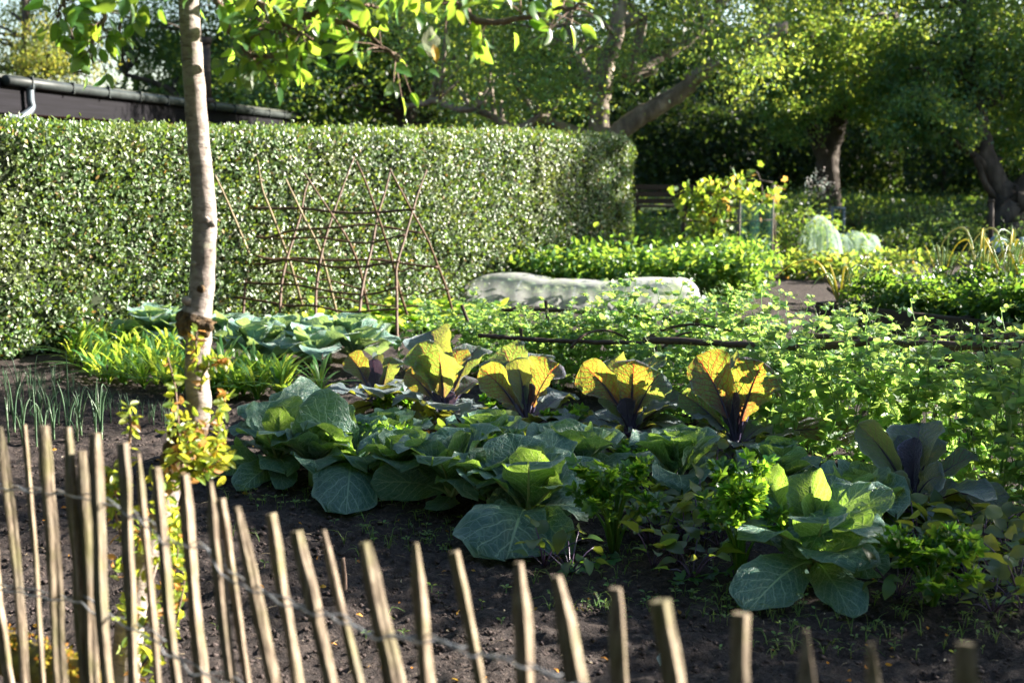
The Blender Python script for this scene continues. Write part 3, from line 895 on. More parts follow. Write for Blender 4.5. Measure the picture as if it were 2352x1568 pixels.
tr = [([b, P(2312, 490, d), P(2305, 460, d)], .34, .28), ([P(2308, 480, d), P(2290, 420, d), P(2258, 340, d), P(2245, 240, d), P(2232, 150, d), P(2222, 40, d), P(2215, -100, d)], .20, .09),
      ([P(2318, 470, d), P(2370, 400, d), P(2430, 330, d), P(2500, 200, d)], .17, .08), ([P(2285, 410, d), P(2230, 350, d - .2), P(2180, 320, d - .4), P(2130, 280, d - .6)], .075, .035),
      ([P(2300, 470, d), P(2262, 420, d - .2), P(2240, 360, d - .25)], .06, .05)]
bl = [(P(2200, 120, 22), (1.1, 1.3, .95), 9200), (P(2120, 260, 21.5), (.75, .8, .40), 4400), (P(2300, 180, 22.5), (1.1, 1.3, .8), 7600), (P(2190, 300, 21.6), (.45, .6, .26), 1600), (P(2330, 330, 22.8), (.6, .7, .5), 2600),
      (P(2260, -80, 22), (2.2, 1.9, 1.0), 14000), (P(2500, 100, 22), (1.6, 1.6, 1.4), 10000), (P(2250, -330, 22), (2.4, 2.2, 1.3), 9000), (P(2060, 180, 22.4), (.6, .8, .6), 3400), (P(2050, 310, 21.5), (.34, .4, .18), 600)]
tree('pear_tree', 'leaning fruit tree with a thick low forked trunk at the right edge', tr, bl, M['tree_a'], M['bark_dark'], .080, twigs=80, spread=.15, clump=30, bare=.22, group='fruit trees along the right')

# unseen trees and bushes added out to the right to cast shade
def added_shade_tree(name, label, q, t, z0, z1, rq, n, size=.07, leaf='tree_b'):
    p = A(-math.cos(SUN_AZ), math.sin(SUN_AZ), 0) * q + A(math.sin(SUN_AZ), math.cos(SUN_AZ), 0) * t
    p[2] = 0
    c = p + A(0, 0, (z0 + z1) / 2)
    rr = (z1 - z0) / 2
    px_ = A(-math.cos(SUN_AZ), math.sin(SUN_AZ), 0); sx = A(math.sin(SUN_AZ), math.cos(SUN_AZ), 0)
    root = thing(name, label, 'tree', p)
    k = n // 20
    u = rdir(k) * rng.random((k, 1)) ** .4
    cc = c + u[:, :1] * px_ * rq + u[:, 1:2] * sx * .8 + u[:, 2:] * A(0, 0, rr)
    pos = (cc[:, None] + rng.normal(size=(k, 20, 3)) * .16).reshape(-1, 3)
    pos = pos[clear_sun(pos)]
    m_ = len(pos)
    tm = MB().tube(smooth_path([p, p + A(.05, 0, z0), c], 9), [.09, .06, .03], 8)
    for cq in cc[::9]:
        if not clear_sun(np.linspace(p + A(.05, 0, z0), cq, 12)).all(): continue
        tm.tube(smooth_path([p + A(.05, 0, z0), (c + cq) / 2, cq], 6), [.03, .01], 5)
    tm.build('trunk', M['bark_dark'], root)
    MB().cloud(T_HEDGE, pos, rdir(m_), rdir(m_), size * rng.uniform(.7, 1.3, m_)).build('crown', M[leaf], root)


added_shade_tree('added_shade_bush', 'unseen dense bush added on the right to shade the cabbage bed', 4.4, 8.2, 1.25, 3.3, 1.85, 16000)
added_shade_tree('added_shade_bush', 'smaller unseen bush added for shade beside the first one out to the right', 6.25, 8.6, 2.45, 4.0, .70, 4500)
added_shade_tree('added_slim_shade_tree', 'unseen slender tree added right of the raised bed to shade the soil on the left', 8.55, 12.0, 4.1, 5.8, .75, 4200)
added_shade_tree('added_slim_shade_tree', 'unseen tree added out to the right beyond the onions to shade the hedge end', 14.9, 16.0, 4.3, 6.3, .85, 10000)
added_shade_tree('added_shade_bush', 'unseen bush added out to the right to shade the right hand pickets', .95, 8.0, 2.5, 4.3, .62, 4200)
for q, t, z1, rq, l in [(19.0, 24, 12.5, 3.8, 'unseen tall tree added out to the right for shade behind the fruit trees'), (25.5, 27, 13.0, 3.8, 'unseen tallest tree added for shade in the far right corner')]:
    added_shade_tree('added_shade_tree', l, q, t, 1.5, z1, rq, 9500, .20)
added_shade_tree('added_shade_bush', 'unseen broad thicket added right of the fruit trees to shade the ground there', 20.5, 20.0, .9, 3.6, 4.6, 9000, .14)


# the wood that closes the view
def far_wood():
    n = 105000
    px = rng.uniform(-500, 2900, n)
    d = rng.uniform(34, 41, n)
    x = (px - CX) / FPX * d
    hmax = 3.2 + 6.5 * sstep(450, 900, px) + 1.2 * fbm(x * .35, 3.3 + 0 * x, 3) * 2
    hmax = np.where(px < 420, np.minimum(hmax, 3.1), hmax)
    z = .5 + hmax * rng.random(n) ** .75
    k = fbm(x * .45 + 7, z * .6, 3) + rng.normal(size=n) * .06
    y = d * FWD[1]
    hole = (k < -.24) & (z > 3.0)
    gapx = ((px > 1240) & (px < 1420) & (z > 3.9) & (z < 5.4) & (k < .03)) | ((px > 540) & (px < 640) & (z > 3.4) & (k < 0.0)) | ((px > 1640) & (px < 1720) & (z > 5.0) & (k < .05))
    keep = ~(hole | gapx)
    pos = np.stack([x, y, z], 1)[keep]
    n = len(pos)
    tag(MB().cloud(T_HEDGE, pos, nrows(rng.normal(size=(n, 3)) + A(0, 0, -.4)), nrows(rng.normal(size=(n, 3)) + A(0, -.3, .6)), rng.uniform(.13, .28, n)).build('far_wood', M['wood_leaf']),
        'dense dark wood closing the far side of the garden', 'wood', kind='stuff')
    n = 26000
    px = rng.uniform(-600, 3000, n); d = rng.uniform(42, 46, n)
    x = (px - CX) / FPX * d
    z = .3 + (np.where(px < 420, 2.0, 4.9) + .9 * fbm(x * .3, x * 0 + 2, 3)) * rng.random(n) ** .8
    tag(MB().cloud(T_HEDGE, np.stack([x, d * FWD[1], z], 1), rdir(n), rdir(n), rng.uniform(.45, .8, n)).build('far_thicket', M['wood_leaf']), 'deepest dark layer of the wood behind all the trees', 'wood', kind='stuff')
    # a dark understory hedge in front of it on the right
    for q, (x0, x1, dd, h) in enumerate([(1430, 1760, 30, 2.3), (1730, 2100, 31, 2.5), (2060, 2480, 29, 2.1)]):
        lab = ['dark evergreen thicket between hedge end and vine', 'dark evergreen thicket behind the bushy fruit tree trunk', 'dark evergreen thicket behind the low forked trunk'][q]
        n = 9000
        px = rng.uniform(x0, x1, n); dd_ = dd + rng.normal(size=n) * .7
        x = (px - CX) / FPX * dd_
        top = h * (1 + .5 * fbm(x * .8, x * 0 + q, 3))
        z = .6 + top * rng.random(n) ** .8
        base = P((x0 + x1) / 2, 470, dd); base[2] = gz(base[0], base[1])
        root = thing('evergreen_thicket', lab, 'thicket', base, 'dark thickets under the trees')
        pos = np.stack([x, dd_ * FWD[1], z], 1)
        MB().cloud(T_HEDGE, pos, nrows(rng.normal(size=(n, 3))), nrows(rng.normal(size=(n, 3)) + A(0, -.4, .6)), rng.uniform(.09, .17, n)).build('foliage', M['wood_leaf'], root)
        st = MB()
        for w in range(9):
            a = base + A(rng.uniform(-1.4, 1.4), rng.normal() * .3, -.05)
            st.tube(smooth_path([a, a + A(.1 * rng.normal(), 0, .8), a + A(.3 * rng.normal(), .1 * rng.normal(), 1.9)], 7), [.05, .015], 6)
        st.build('stem', M['bark_dark'], root)


far_wood()


# low shrubs and herbs on the rise under the trees
def shrub(label, px, py, d, rx, rz, n, leaf='shrub', size=.06, name='low_shrub', flowers=0, group=None, tpl=T_HEDGE, spiky=0.0):
    b = P(px, py, d); b[2] = gz(b[0], b[1])
    root = thing(name, label, 'shrub', b, group)
    k = max(6, n // 18)
    u = rdir(k); u[:, 2] = np.abs(u[:, 2])
    u *= rng.random((k, 1)) ** .35
    cc = b + u * A(rx, rx * .8, rz)
    pos = (cc[:, None] + rng.normal(size=(k, 18, 3)) * A(.07, .07, .06 + spiky) * (1 + rx)).reshape(-1, 3)
    pos[:, 2] = np.maximum(pos[:, 2], b[2] + .01)
    n_ = len(pos)
    MB().cloud(tpl, pos, nrows(rng.normal(size=(n_, 3)) + A(0, 0, .2 + 3 * spiky)), nrows(rng.normal(size=(n_, 3)) * .7 + A(0, 0, .8)), size * rng.uniform(.7, 1.3, n_)).build('foliage', M[leaf], root)
    st = MB()
    for c in cc[::max(1, k // 14)]:
        st.tube(smooth_path([b + A(0, 0, -.02), b + (c - b) * A(.4, .4, .6), c], 6), [.012, .005], 5)
    st.build('stem', M['bark_twig'], root)
    if flowers:
        ff = MB()
        for c in range(flowers):
            o = b + A(rng.normal() * rx * .45, rng.normal() * rx * .3, rz * rng.uniform(.6, 1.0))
            hh = rng.uniform(.25, .5); mm = 22
            pp = o + A(0, 0, 1) * np.linspace(0, hh, mm)[:, None] + rng.normal(size=(mm, 3)) * .03
            ff.cloud(T_DIA, pp, rdir(mm), rdir(mm), .05)
        ff.build('flower_spike', M['flower'], root)
    return root


shrub('pale flowering spikes leaning on the bushy fruit tree trunk', 1872, 480, 23.2, .35, .55, 500, 'shrub', .07, 'flowering_shrub', 9)
shrub('grey green herb clump left of the flower spikes', 1815, 500, 22.5, .5, .55, 900, 'shrub', .06, 'herb_clump', spiky=.08)
shrub('feathery herb clump right of the bushy fruit tree trunk', 1965, 500, 22.5, .45, .45, 800, 'shrub', .06, 'herb_clump', spiky=.10)
shrub('broad low shrub on the rise between both fruit trees', 2110, 510, 21.5, 1.0, .50, 2000, 'shrub', .07)
shrub('grey leaved shrub just left of the stake by the right tree', 2190, 520, 21.0, .7, .42, 1300, 'shrub', .06)
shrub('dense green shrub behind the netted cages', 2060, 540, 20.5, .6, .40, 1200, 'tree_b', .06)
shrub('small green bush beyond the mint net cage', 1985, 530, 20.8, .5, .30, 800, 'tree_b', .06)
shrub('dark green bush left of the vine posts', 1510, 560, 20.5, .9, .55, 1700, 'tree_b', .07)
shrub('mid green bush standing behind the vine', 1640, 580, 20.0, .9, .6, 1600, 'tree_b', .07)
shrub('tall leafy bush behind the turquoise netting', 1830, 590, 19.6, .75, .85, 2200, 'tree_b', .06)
shrub('leafy bush at the foot of the right edge tree', 2400, 520, 20.5, .9, .6, 1500, 'shrub', .06)


def ground_cover():
    n = 30000
    y = rng.uniform(18.6, 33, n) ; x = rng.uniform(-.5, 14.5, n) * y / 26
    k = fbm(x * .9, y * .9, 3)
    keep = (k > -.12)
    x, y, k = x[keep], y[keep], k[keep]; n = len(x)
    z = ground_z(x, y) + rng.random(n) * (.05 + .30 * np.clip(k + .12, 0, .5))
    tag(MB().cloud(T_HEDGE, np.stack([x, y, z], 1), nrows(rng.normal(size=(n, 3)) + A(0, 0, .9)), nrows(rng.normal(size=(n, 3)) * .7 + A(0, 0, .7)), rng.uniform(.05, .13, n)).build('ground_cover', M['tree_b']),
        'low green ground cover under the trees at the far end', 'ground cover', kind='stuff')


ground_cover()


# unseen belt of tall trees added behind the camera to cut the sky light
def sky_shade_belt():
    n = 9000
    th = rng.uniform(math.radians(115), math.radians(300), n)
    r = rng.uniform(9, 12, n)
    z = .3 + 12.5 * rng.random(n) ** .8
    pos = np.stack([np.sin(th) * r, np.cos(th) * r + 3.0, z], 1)
    keep = (pos[:, 0] * .914 + pos[:, 1] * .407 < 3)
    pos = pos[keep]; n = len(pos)
    tag(MB().cloud(T_HEDGE, pos, nrows(rng.normal(size=(n, 3)) + A(0, 0, -.5)), rdir(n), rng.uniform(.6, 1.1, n)).build('added_shade_belt', M['wood_leaf']),
        'unseen belt of dark trees added behind the camera to cut the sky light', 'wood', kind='stuff')


sky_shade_belt()
# ------------------------------------------------------------------ willow trellis
def zz(a):     # coordinates measured on an enlarged view of the trellis
    return [(470 + x * .30, 357.5 + y * .30) for x, y in a]


FR = G(914, 806); BR = G(1047, 740); FL = G(491, 768); BL = G(626, 738)
RR = P(947, 486, 11.35); RL = P(527, 474, 11.75)
PF = (FR, norm(np.cross(FL - FR, RR - FR))); PB = (BR, norm(np.cross(BL - BR, RR - BR)))


def trellis():
    root = thing('willow_trellis', 'woven brown willow bean trellis shaped like a tent before the hedge', 'trellis', (FR + BL) / 2)
    poles = [
        ('b', [(80, 150), (190, 390), (340, 750), (430, 1000), (520, 1275)], 1), ('f', [(255, 120), (190, 390), (120, 700), (90, 1000), (70, 1310)], 1), ('b', [(405, 40), (440, 250), (500, 410), (640, 780), (730, 1080), (805, 1365)], 1),
        ('f', [(632, 240), (500, 410), (400, 620), (340, 820), (310, 1020), (288, 1330)], 0), ('b', [(620, 180), (740, 430), (880, 720), (960, 1000), (1045, 1345)], 1), ('f', [(830, 110), (770, 270), (740, 430), (690, 600), (620, 830), (585, 1030), (568, 1370)], 0),
        ('b', [(760, 130), (980, 460), (1100, 650), (1180, 850), (1225, 1050), (1285, 1320)], 0), ('f', [(1145, 10), (1080, 180), (980, 460), (910, 690), (870, 900), (850, 1100), (855, 1420)], 0), ('b', [(1160, 40), (1230, 200), (1325, 460), (1440, 820), (1500, 1060), (1595, 1350)], 0),
        ('f', [(1425, 100), (1380, 280), (1325, 460), (1280, 700), (1230, 900), (1195, 1100), (1170, 1450)], 0), ('b', [(1420, 110), (1590, 430), (1700, 630), (1780, 830), (1850, 1020), (1920, 1275)], 0), ('f', [(1700, 110), (1640, 270), (1590, 430), (1530, 640), (1470, 850), (1470, 1050), (1472, 1300), (1480, 1510)], 0)]
    for k, pts, pale in poles:
        pth = smooth_path([hit(x, y, PF if k == 'f' else PB) for x, y in zz(pts)], 30)
        lo = pth[-1].copy(); lo[2] = min(lo[2], -.08)
        pth = np.concatenate([pth, lo[None] + A(0, 0, -.03)])
        MB().tube(pth, [.008, .012, .014], 7, prof=lambda i, a: 1 + .12 * math.sin(i * 2.1)).build('pole', M['cane_pale'] if pale else M['willow'], root)
    bars = [('r', [(175, 388), (350, 398), (500, 405), (740, 405), (980, 430), (1160, 440), (1325, 435), (1500, 420), (1615, 408)], .014),
            ('f', [(105, 615), (260, 617), (400, 622), (650, 630), (900, 640), (1100, 655), (1300, 655), (1540, 618)], .011), ('b', [(390, 620), (500, 615), (600, 600), (800, 565), (1050, 535), (1200, 535), (1400, 555), (1660, 578)], .012),
            ('f', [(80, 800), (200, 815), (350, 825), (480, 815), (620, 805), (800, 825), (1000, 845), (1250, 840), (1500, 822)], .013), ('b', [(380, 755), (500, 780), (640, 797), (820, 795), (1000, 790), (1250, 802), (1480, 826), (1790, 842)], .013),
            ('b', [(1478, 878), (1620, 868), (1780, 850)], .010), ('f', [(80, 1010), (200, 990), (330, 978), (450, 970), (580, 977), (700, 995), (860, 1027), (1030, 1045), (1200, 1052), (1350, 1045), (1480, 1018)], .012),
            ('b', [(340, 920), (450, 900), (580, 893), (700, 915), (850, 950), (1000, 975), (1220, 1015)], .010), ('b', [(1500, 1062), (1680, 1045), (1870, 1018)], .010),
            ('f', [(95, 1098), (300, 1100), (580, 1132), (720, 1145), (860, 1162), (1010, 1182), (1160, 1190), (1490, 1184)], .012), ('b', [(560, 1092), (800, 1085), (1000, 1098), (1200, 1115), (1480, 1152), (1700, 1170), (1910, 1192)], .010),
            ('f', [(690, 1328), (850, 1340), (1000, 1352), (1170, 1362), (1330, 1382), (1490, 1400)], .014), ('b', [(560, 1250), (800, 1248), (1100, 1255), (1300, 1268), (1480, 1290), (1660, 1312)], .010)]
    PR = (RR, norm(np.cross(RL - RR, A(0, 0, 1))))
    for k, pts, r in bars:
        pl = {'f': PF, 'b': PB, 'r': PR}[k]
        pth = smooth_path([hit(x, y, pl) for x, y in zz(pts)], 36)
        nn = pl[1] * (-1 if np.dot(pl[1], FWD) > 0 else 1)
        pth = pth + nn * (.022 * np.sin(np.linspace(0, 14, 36)))[:, None]
        MB().tube(pth, [r * .95, r * .8], 6, prof=lambda i, a: 1 + .1 * math.sin(i * 1.7)).build('crossbar', M['willow'] if k != 'r' else M['hazel'], root)
    for x, y in zz([(980, 462), (1325, 470)]):
        c = hit(x, y, PR)
        MB().tube([c + A(-.02, 0, .01), c + A(.02, -.02, 0), c + A(.01, 0, -.05)], .006, 5).build('twine', M['bluenet'], root)


trellis()

# a young yellow bean seedling climbing the trellis
def yellow_bean():
    b = G(712, 770)
    root = thing('bean_plant', 'young yellow leaved bean plant at the foot of the trellis', 'plant', b)
    pts = smooth_path([b, b + A(.02, 0, .15), b + A(-.02, 0, .32), b + A(.01, 0, .48)], 12)
    MB().tube(pts, .005, 5).build('stem', M['pea_stem'], root)
    n = 13
    pp = pts[rng.integers(2, 12, n)] + rng.normal(size=(n, 3)) * .04
    MB().cloud(T_POT, pp, nrows(rng.normal(size=(n, 3)) + A(0, 0, -.5)), nrows(rng.normal(size=(n, 3)) + A(0, -.8, .5)), .085, wide=1.5).build('leaf', M['vine'], root)


yellow_bean()

# ------------------------------------------------------------------ low plants in rows
def rosette(n, size, tpl, mat, tilt=.7, h=.02, name='leaf', wide=1.0):
    az = np.arange(n) * 2.4 + rng.uniform(0, 6)
    el = np.linspace(.25, 1.2, n) * tilt + rng.normal(size=n) * .12
    d = np.stack([np.cos(az) * np.cos(el), np.sin(az) * np.cos(el), np.sin(el)], 1)
    nr = np.stack([-np.cos(az) * np.sin(el), -np.sin(az) * np.sin(el), np.cos(el)], 1)
    return MB().cloud(tpl, d * .02 + A(0, 0, h), d, nr, size * rng.uniform(.75, 1.2, n), wide=wide, smooth=True)


def plants(name, label, cat, group, spots, makers, smin=.8, smax=1.2):
    """place copies of a few modelled plants"""
    protos = []
    for i, (b, lab) in enumerate(spots):
        k = i % len(makers)
        z = gz(b[0], b[1])
        loc = (b[0], b[1], z)
        lb = lab or label
        if i < len(makers):
            root = thing(name, lb, cat, (0, 0, 0), group)
            makers[k](root)
            protos.append(root)
            root.location = loc
            s = rng.uniform(smin, smax); root.scale = (s, s, s); root.rotation_euler = (0, 0, rng.uniform(0, 6.28))
        else:
            dup(protos[k], loc, rng.uniform(0, 6.28), rng.uniform(smin, smax), lb)


def mk_lettuce(root):
    rosette(16, .15, T_BEET, None, .9, wide=1.6).build('leaf_rosette', M['lettuce'], root, (0, 0, 0))
    MB().tube([A(0, 0, -.02), A(0, 0, .04)], .012, 6).build('stem', M['celery_stem'], root, (0, 0, 0))


spots = []
for row, (y0, y1) in enumerate([(716, 718), (732, 730), (750, 746), (768, 760)]):
    for x in np.arange(690 + 13 * row, 1190, 34):
        spots.append((G(x + rng.normal() * 5, np.interp(x, [690, 1190], [y0, y1])), None))
plants('lettuce_plant', 'bright green lettuce in the rows behind the trellis', 'lettuce', 'lettuce rows behind the trellis', spots, [mk_lettuce] * 4, .65, 1.0)


def mk_bush(h, r, n, size, mat, tpl=T_POT, wide=1.0, stems=7):
    def f(root):
        st = MB(); lf = MB()
        per = n // stems
        for k in range(stems):
            az = k * 2.4 + rng.uniform(0, .8); rr = r * rng.uniform(.45, 1.0)
            tip = A(math.cos(az) * rr, math.sin(az) * rr, h * rng.uniform(.75, 1.0))
            pth = smooth_path([A(0, 0, 0), tip * A(.3, .3, .55), tip], 9)
            st.tube(pth, [.008, .004], 5)
            pp = pth[rng.integers(2, 9, per)] + rng.normal(size=(per, 3)) * r * .26
            pp[:, 2] = np.clip(pp[:, 2], .03, None)
            out = pp - A(0, 0, h * .4); out[:, 2] *= .6
            lf.cloud(tpl, pp, nrows(nrows(out) + rng.normal(size=(per, 3)) * .7 + A(0, 0, -.1)), nrows(nrows(out) * .6 + rng.normal(size=(per, 3)) * .5 + A(0, 0, .8)), size * rng.uniform(.7, 1.3, per), wide=wide)
        st.build('stem', M['celery_stem'], root, (0, 0, 0)); lf.build('foliage', M[mat], root, (0, 0, 0))
    return f


spots = []
for r_, (ya, yb, xs) in enumerate([(684, 688, np.arange(1205, 1745, 52)), (676, 678, np.arange(1275, 1745, 52)), (663, 664, np.arange(1370, 1745, 54)), (652, 652, np.arange(1450, 1730, 56))]):
    for x in xs:
        spots.append((G(x + rng.normal() * 8, np.interp(x, [1170, 1740], [ya, yb])), 'leafy potato plant at the shaded right end of its bed' if x > 1560 else None))
plants('potato_plant', 'leafy sunlit potato plant in the bed behind the white fleece tunnel', 'potato plant', 'potato plants beyond the fleece tunnel', spots, [mk_bush(.56, .30, 260, .08, 'potato') for _ in range(4)], .82, 1.05)

spots = [(G(x + rng.normal() * 8, y + rng.normal() * 4), None) for y in (638, 624) for x in np.arange(1800, 2080, 34)]
plants('strawberry_plant', 'low yellow green strawberry plant before the netted cages', 'strawberry plant', 'strawberry plants before the cages', spots, [mk_bush(.20, .2, 70, .08, 'strawberry') for _ in range(3)], .85, 1.2)


# ------------------------------------------------------------------ fleece tunnel
def tunnel():
    a = G(1050, 697); b = G(1592, 716)
    ax = norm(b - a); L = np.linalg.norm(b - a); pr = norm(A(-ax[1], ax[0], 0))
    root = thing('fleece_tunnel', 'long low tunnel of white garden fleece over hoops', 'row cover', a)
    nu, nv = 90, 22
    v = []
    for i in range(nu + 1):
        s = i / nu * L
        e = min(1, min(s / .42, (L - s) / .25))
        e = math.sqrt(1 - (1 - e) ** 2)
        hoop = abs(math.cos(math.pi * s / (L / 4.0)))
        h = (.285 + .020 * hoop + .022 * math.sin(s * 3.1 + .9)) * (.30 + .70 * e) + .015 * math.sin(s * 3)
        w = .33 * (.75 + .25 * e)
        for j in range(nv + 1):
            t = math.pi * j / nv
            c, s_ = math.cos(t), math.sin(t)
            yy = -np.sign(c) * abs(c) ** .6 * w
            zz_ = abs(s_) ** .65 * h
            fold = .012 * fbm(s * 9 + 3, j * .35, 3) + .012 * fbm(s * 3, j * .2 + 9, 2) + .016 * math.sin(s * 31 + 1.5 * math.sin(s * 5)) * (1 - s_) ** .7
            v.append(a + ax * s + pr * (yy + .33 + fold) + A(0, 0, zz_ + fold * .5 - .01))
    i = np.arange(nu)[:, None] * (nv + 1) + np.arange(nv)[None]
    MB().add(v, np.stack([i, i + 1, i + nv + 2, i + nv + 1], -1).reshape(-1, 4)).build('fleece_sheet', M['fleece'], root)
    for k in range(5):
        s = .02 + (L - .04) * k / 4
        t = np.linspace(0, math.pi, 18)
        kk = .7 if k in (0, 4) else .95
        MB().tube(a + ax * s + pr * (.33 - np.cos(t) * .30)[:, None] + A(0, 0, 1) * (np.sin(t) ** .7 * .27 * kk - .01)[:, None], .006, 5).build('hoop', M['zinc'], root)
    spots = [(a + ax * (.25 + .33 * k) + pr * .33, None) for k in range(7)]
    plants('salad_plant', 'pale salad plant growing under the white fleece tunnel', 'salad', 'salad under the fleece tunnel', spots, [mk_bush(.19, .2, 60, .09, 'cabbage_rib', T_BEET, 1.5)], .9, 1.1)


tunnel()


# ------------------------------------------------------------------ vine on its post and wire frame
def vine():
    root = thing('trained_vine', 'sunlit yellow green vine trained along a wooden frame', 'vine', G(1690, 600))
    d = 18.2
    vm = MB()
    st = P(1572, 590, d)
    vm.tube(smooth_path([st, P(1570, 520, d), P(1580, 470, d), P(1640, 440, d), P(1720, 415, d), P(1775, 420, d)], 24), [.035, .015], 7)
    vm.tube(smooth_path([P(1640, 600, d), P(1636, 540, d), P(1650, 470, d), P(1700, 450, d)], 16), [.03, .012], 7)
    vm.tube(smooth_path([P(1745, 500, d), P(1750, 440, d), P(1738, 395, d), P(1722, 405, d)], 12), [.02, .008], 6)
    vm.build('stem', M['bark_dark'], root)
    c = []
    for (x, y, sx, sy, n) in [(1565, 455, 16, 22, 24), (1600, 455, 25, 25, 46), (1640, 450, 28, 26, 52), (1680, 432, 30, 22, 50), (1715, 428, 22, 22, 40), (1740, 450, 20, 22, 18), (1610, 500, 26, 28, 46), (1640, 520, 22, 25, 26), (1660, 490, 18, 25, 24), (1740, 560, 26, 16, 26), (1690, 555, 30, 14, 14), (1770, 470, 20, 25, 26), (1790, 440, 12, 20, 10)]:
        for _ in range(int(n * 1.25)):
            c.append(P(x + rng.normal() * sx * .75, y + rng.normal() * sy * .75, d + rng.normal() * .22))
    c = np.array(c); n = len(c)
    MB().cloud(T_VINE, c, nrows(rng.normal(size=(n, 3)) + A(0, 0, -.7)), nrows(rng.normal(size=(n, 3)) * .7 + A(.4, -.4, .4)), rng.uniform(.05, .09, n)).build('foliage', M['vine'], root)
    f = thing('vine_frame', 'wooden posts and wires holding up the yellow vine', 'frame', G(1775, 612))
    for x, y0, y1, w, mt in [(1775, 425, 614, .075, 'post'), (1572, 470, 590, .055, 'post'), (1695, 480, 600, .05, 'post')]:
        b = G(x, y0 * 0 + y1); t = P(x + 1, y0, depth(b))
        MB().tube([b + A(0, 0, -.05), (b + t) / 2 + A(.006, 0, 0), t], [w * .55, w * .48], 9).build('post', M[mt], f)
    b0 = G(1800, 640); MB().tube([b0, (b0 + P(1778, 540, 18.0)) / 2, P(1778, 530, 18.0)], [.02, .016], 6).build('brace', M['willow'], f)
    for y in (470, 505):
        MB().tube(smooth_path([P(1570, y + 2, d), P(1680, y + 5, d - .05), P(1776, y, d)], 10), .012, 5).build('rail', M['bark_dark'], f)


vine()


# ------------------------------------------------------------------ net cages
def cage(name, label, px0, px1, ybase, ytop, peak, mat='mintnet', bushes=True, depth_=.55):
    a = G(px0, ybase); b = G(px1, ybase)
    d = depth(a); w = np.linalg.norm(b - a)
    h = (ybase - ytop) * d / FPX
    root = thing(name, label, 'netted cage', (a + b) / 2)
    nu, nv = 30, 26
    v = []
    for i in range(nu + 1):
        for j in range(nv + 1):
            s = i / nu; t = j / nv
            an = math.pi * t
            hh = h * ((.62 + .38 * (1 - abs(2 * s - 1)) ** .8) if peak else (.86 + .14 * math.cos(4 * math.pi * s)))
            e = min(1, min(s, 1 - s) / .10); e = math.sqrt(1 - (1 - e) ** 2)
            y = -np.sign(math.cos(an)) * abs(math.cos(an)) ** .5 * depth_ * (.8 + .2 * e)
            z = abs(math.sin(an)) ** .5 * hh * (.05 + .95 * e)
            k = .03 * fbm(s * 9, t * 3, 3) + .02 * math.sin(s * 30) * (1 - abs(math.sin(an)))
            sp = (s - .5) * (1.0 + .12 * (1 - abs(math.sin(an)) ** .5))
            v.append(a + (b - a) * (sp + .5) + A(0, 1, 0) * (y + depth_ * .5 + k) + A(0, 0, z))
    i = np.arange(nu)[:, None] * (nv + 1) + np.arange(nv)[None]
    MB().add(v, np.stack([i, i + 1, i + nv + 2, i + nv + 1], -1).reshape(-1, 4)).build('net', M[mat], root)
    for s in (.12, .5, .88):
        hh = h * (.95 if (peak and s == .5) else (.66 if peak else .84))
        t = np.linspace(0, math.pi, 14)
        MB().tube(a + (b - a) * s + A(0, 1, 0) * (depth_ * .5 - np.cos(t) * depth_ * .9)[:, None] + A(0, 0, 1) * (np.sin(t) ** .6 * hh * .97)[:, None], .008, 5).build('hoop', M['zinc'], root)
    return (a + b) / 2, w, h


c1 = cage('pointed_net_cage', 'tall pointed cage of mint green netting', 1856, 1926, 606, 497, True)
c2 = cage('low_net_cage', 'lower mint green net cage right of the pointed one', 1932, 2014, 598, 533, False)
for (c, w, h), lab in ((c1, 'bushy plant filling the pointed net cage'), (c2, 'bushy plant inside the lower net cage')):
    root = thing('caged_plant', lab, 'plant', (c[0], c[1] + .2, gz(c[0], c[1])))
    mk_bush(h * .9, w * .45, 520, .055, 'lettuce', T_HEDGE)(root)

# turquoise net fence with grey end frame, behind the vine
def net_fence():
    a = P(1785, 590, 20.2); a[2] = gz(a[0], a[1]); b = P(1912, 585, 21.0); b[2] = gz(b[0], b[1])
    root = thing('net_fence', 'dark turquoise net fence with a grey end frame behind the vine', 'fence', a)
    ta = P(1783, 482, 20.2); tb = P(1906, 480, 21.0)
    n = 24
    lo = [a + (b - a) * s for s in np.linspace(0, 1, n)]; hi = [ta + (tb - ta) * s + A(0, .02 * math.sin(s * 17), -.02 * math.sin(s * math.pi)) for s in np.linspace(0, 1, n)]
    MB().add(lo + hi, [[k, k + 1, n + k + 1, n + k] for k in range(n - 1)]).build('net', M['bluenet'], root)
    MB().tube(hi, .014, 6).build('top_cord', M['bluenet'], root)
    for p, t in ((a, ta), (b, tb)):
        MB().tube([p + A(0, 0, -.05), t + A(0, 0, .05)], .025, 7).build('post', M['post'], root)
    f = MB(); q = P(1916, 478, 20.8)
    q2 = P(1912, 560, 20.8)
    for u, w_ in ((q + A(-.03, 0, 0), q2 + A(-.03, 0, 0)), (q + A(.16, 0, 0), q2 + A(.18, 0, 0)), (q + A(-.05, 0, 0), q + A(.18, 0, 0))):
        f.tube([u, w_], .022, 6)
    f.build('end_frame', M['zinc'], root)


net_fence()


def net_drape():
    a = G(1740, 640); root = thing('hanging_net', 'pale green net hanging at the end of the potato bed', 'net', a)
    n = 16
    lo = [a + A(-.25 + .5 * s, .35 * s, .02) for s in np.linspace(0, 1, n)]
    hi = [p + A(.03 * math.sin(k), .05 * math.sin(k * .9), .95) for k, p in enumerate(lo)]
    MB().add(lo + hi, [[k, k + 1, n + k + 1, n + k] for k in range(n - 1)]).build('net', M['bluenet'], root)
    for p in (lo[0], lo[-1]):
        MB().tube([p, p + A(0, .02, 1.0)], .012, 6).build('stake', M['post'], root)


net_drape()

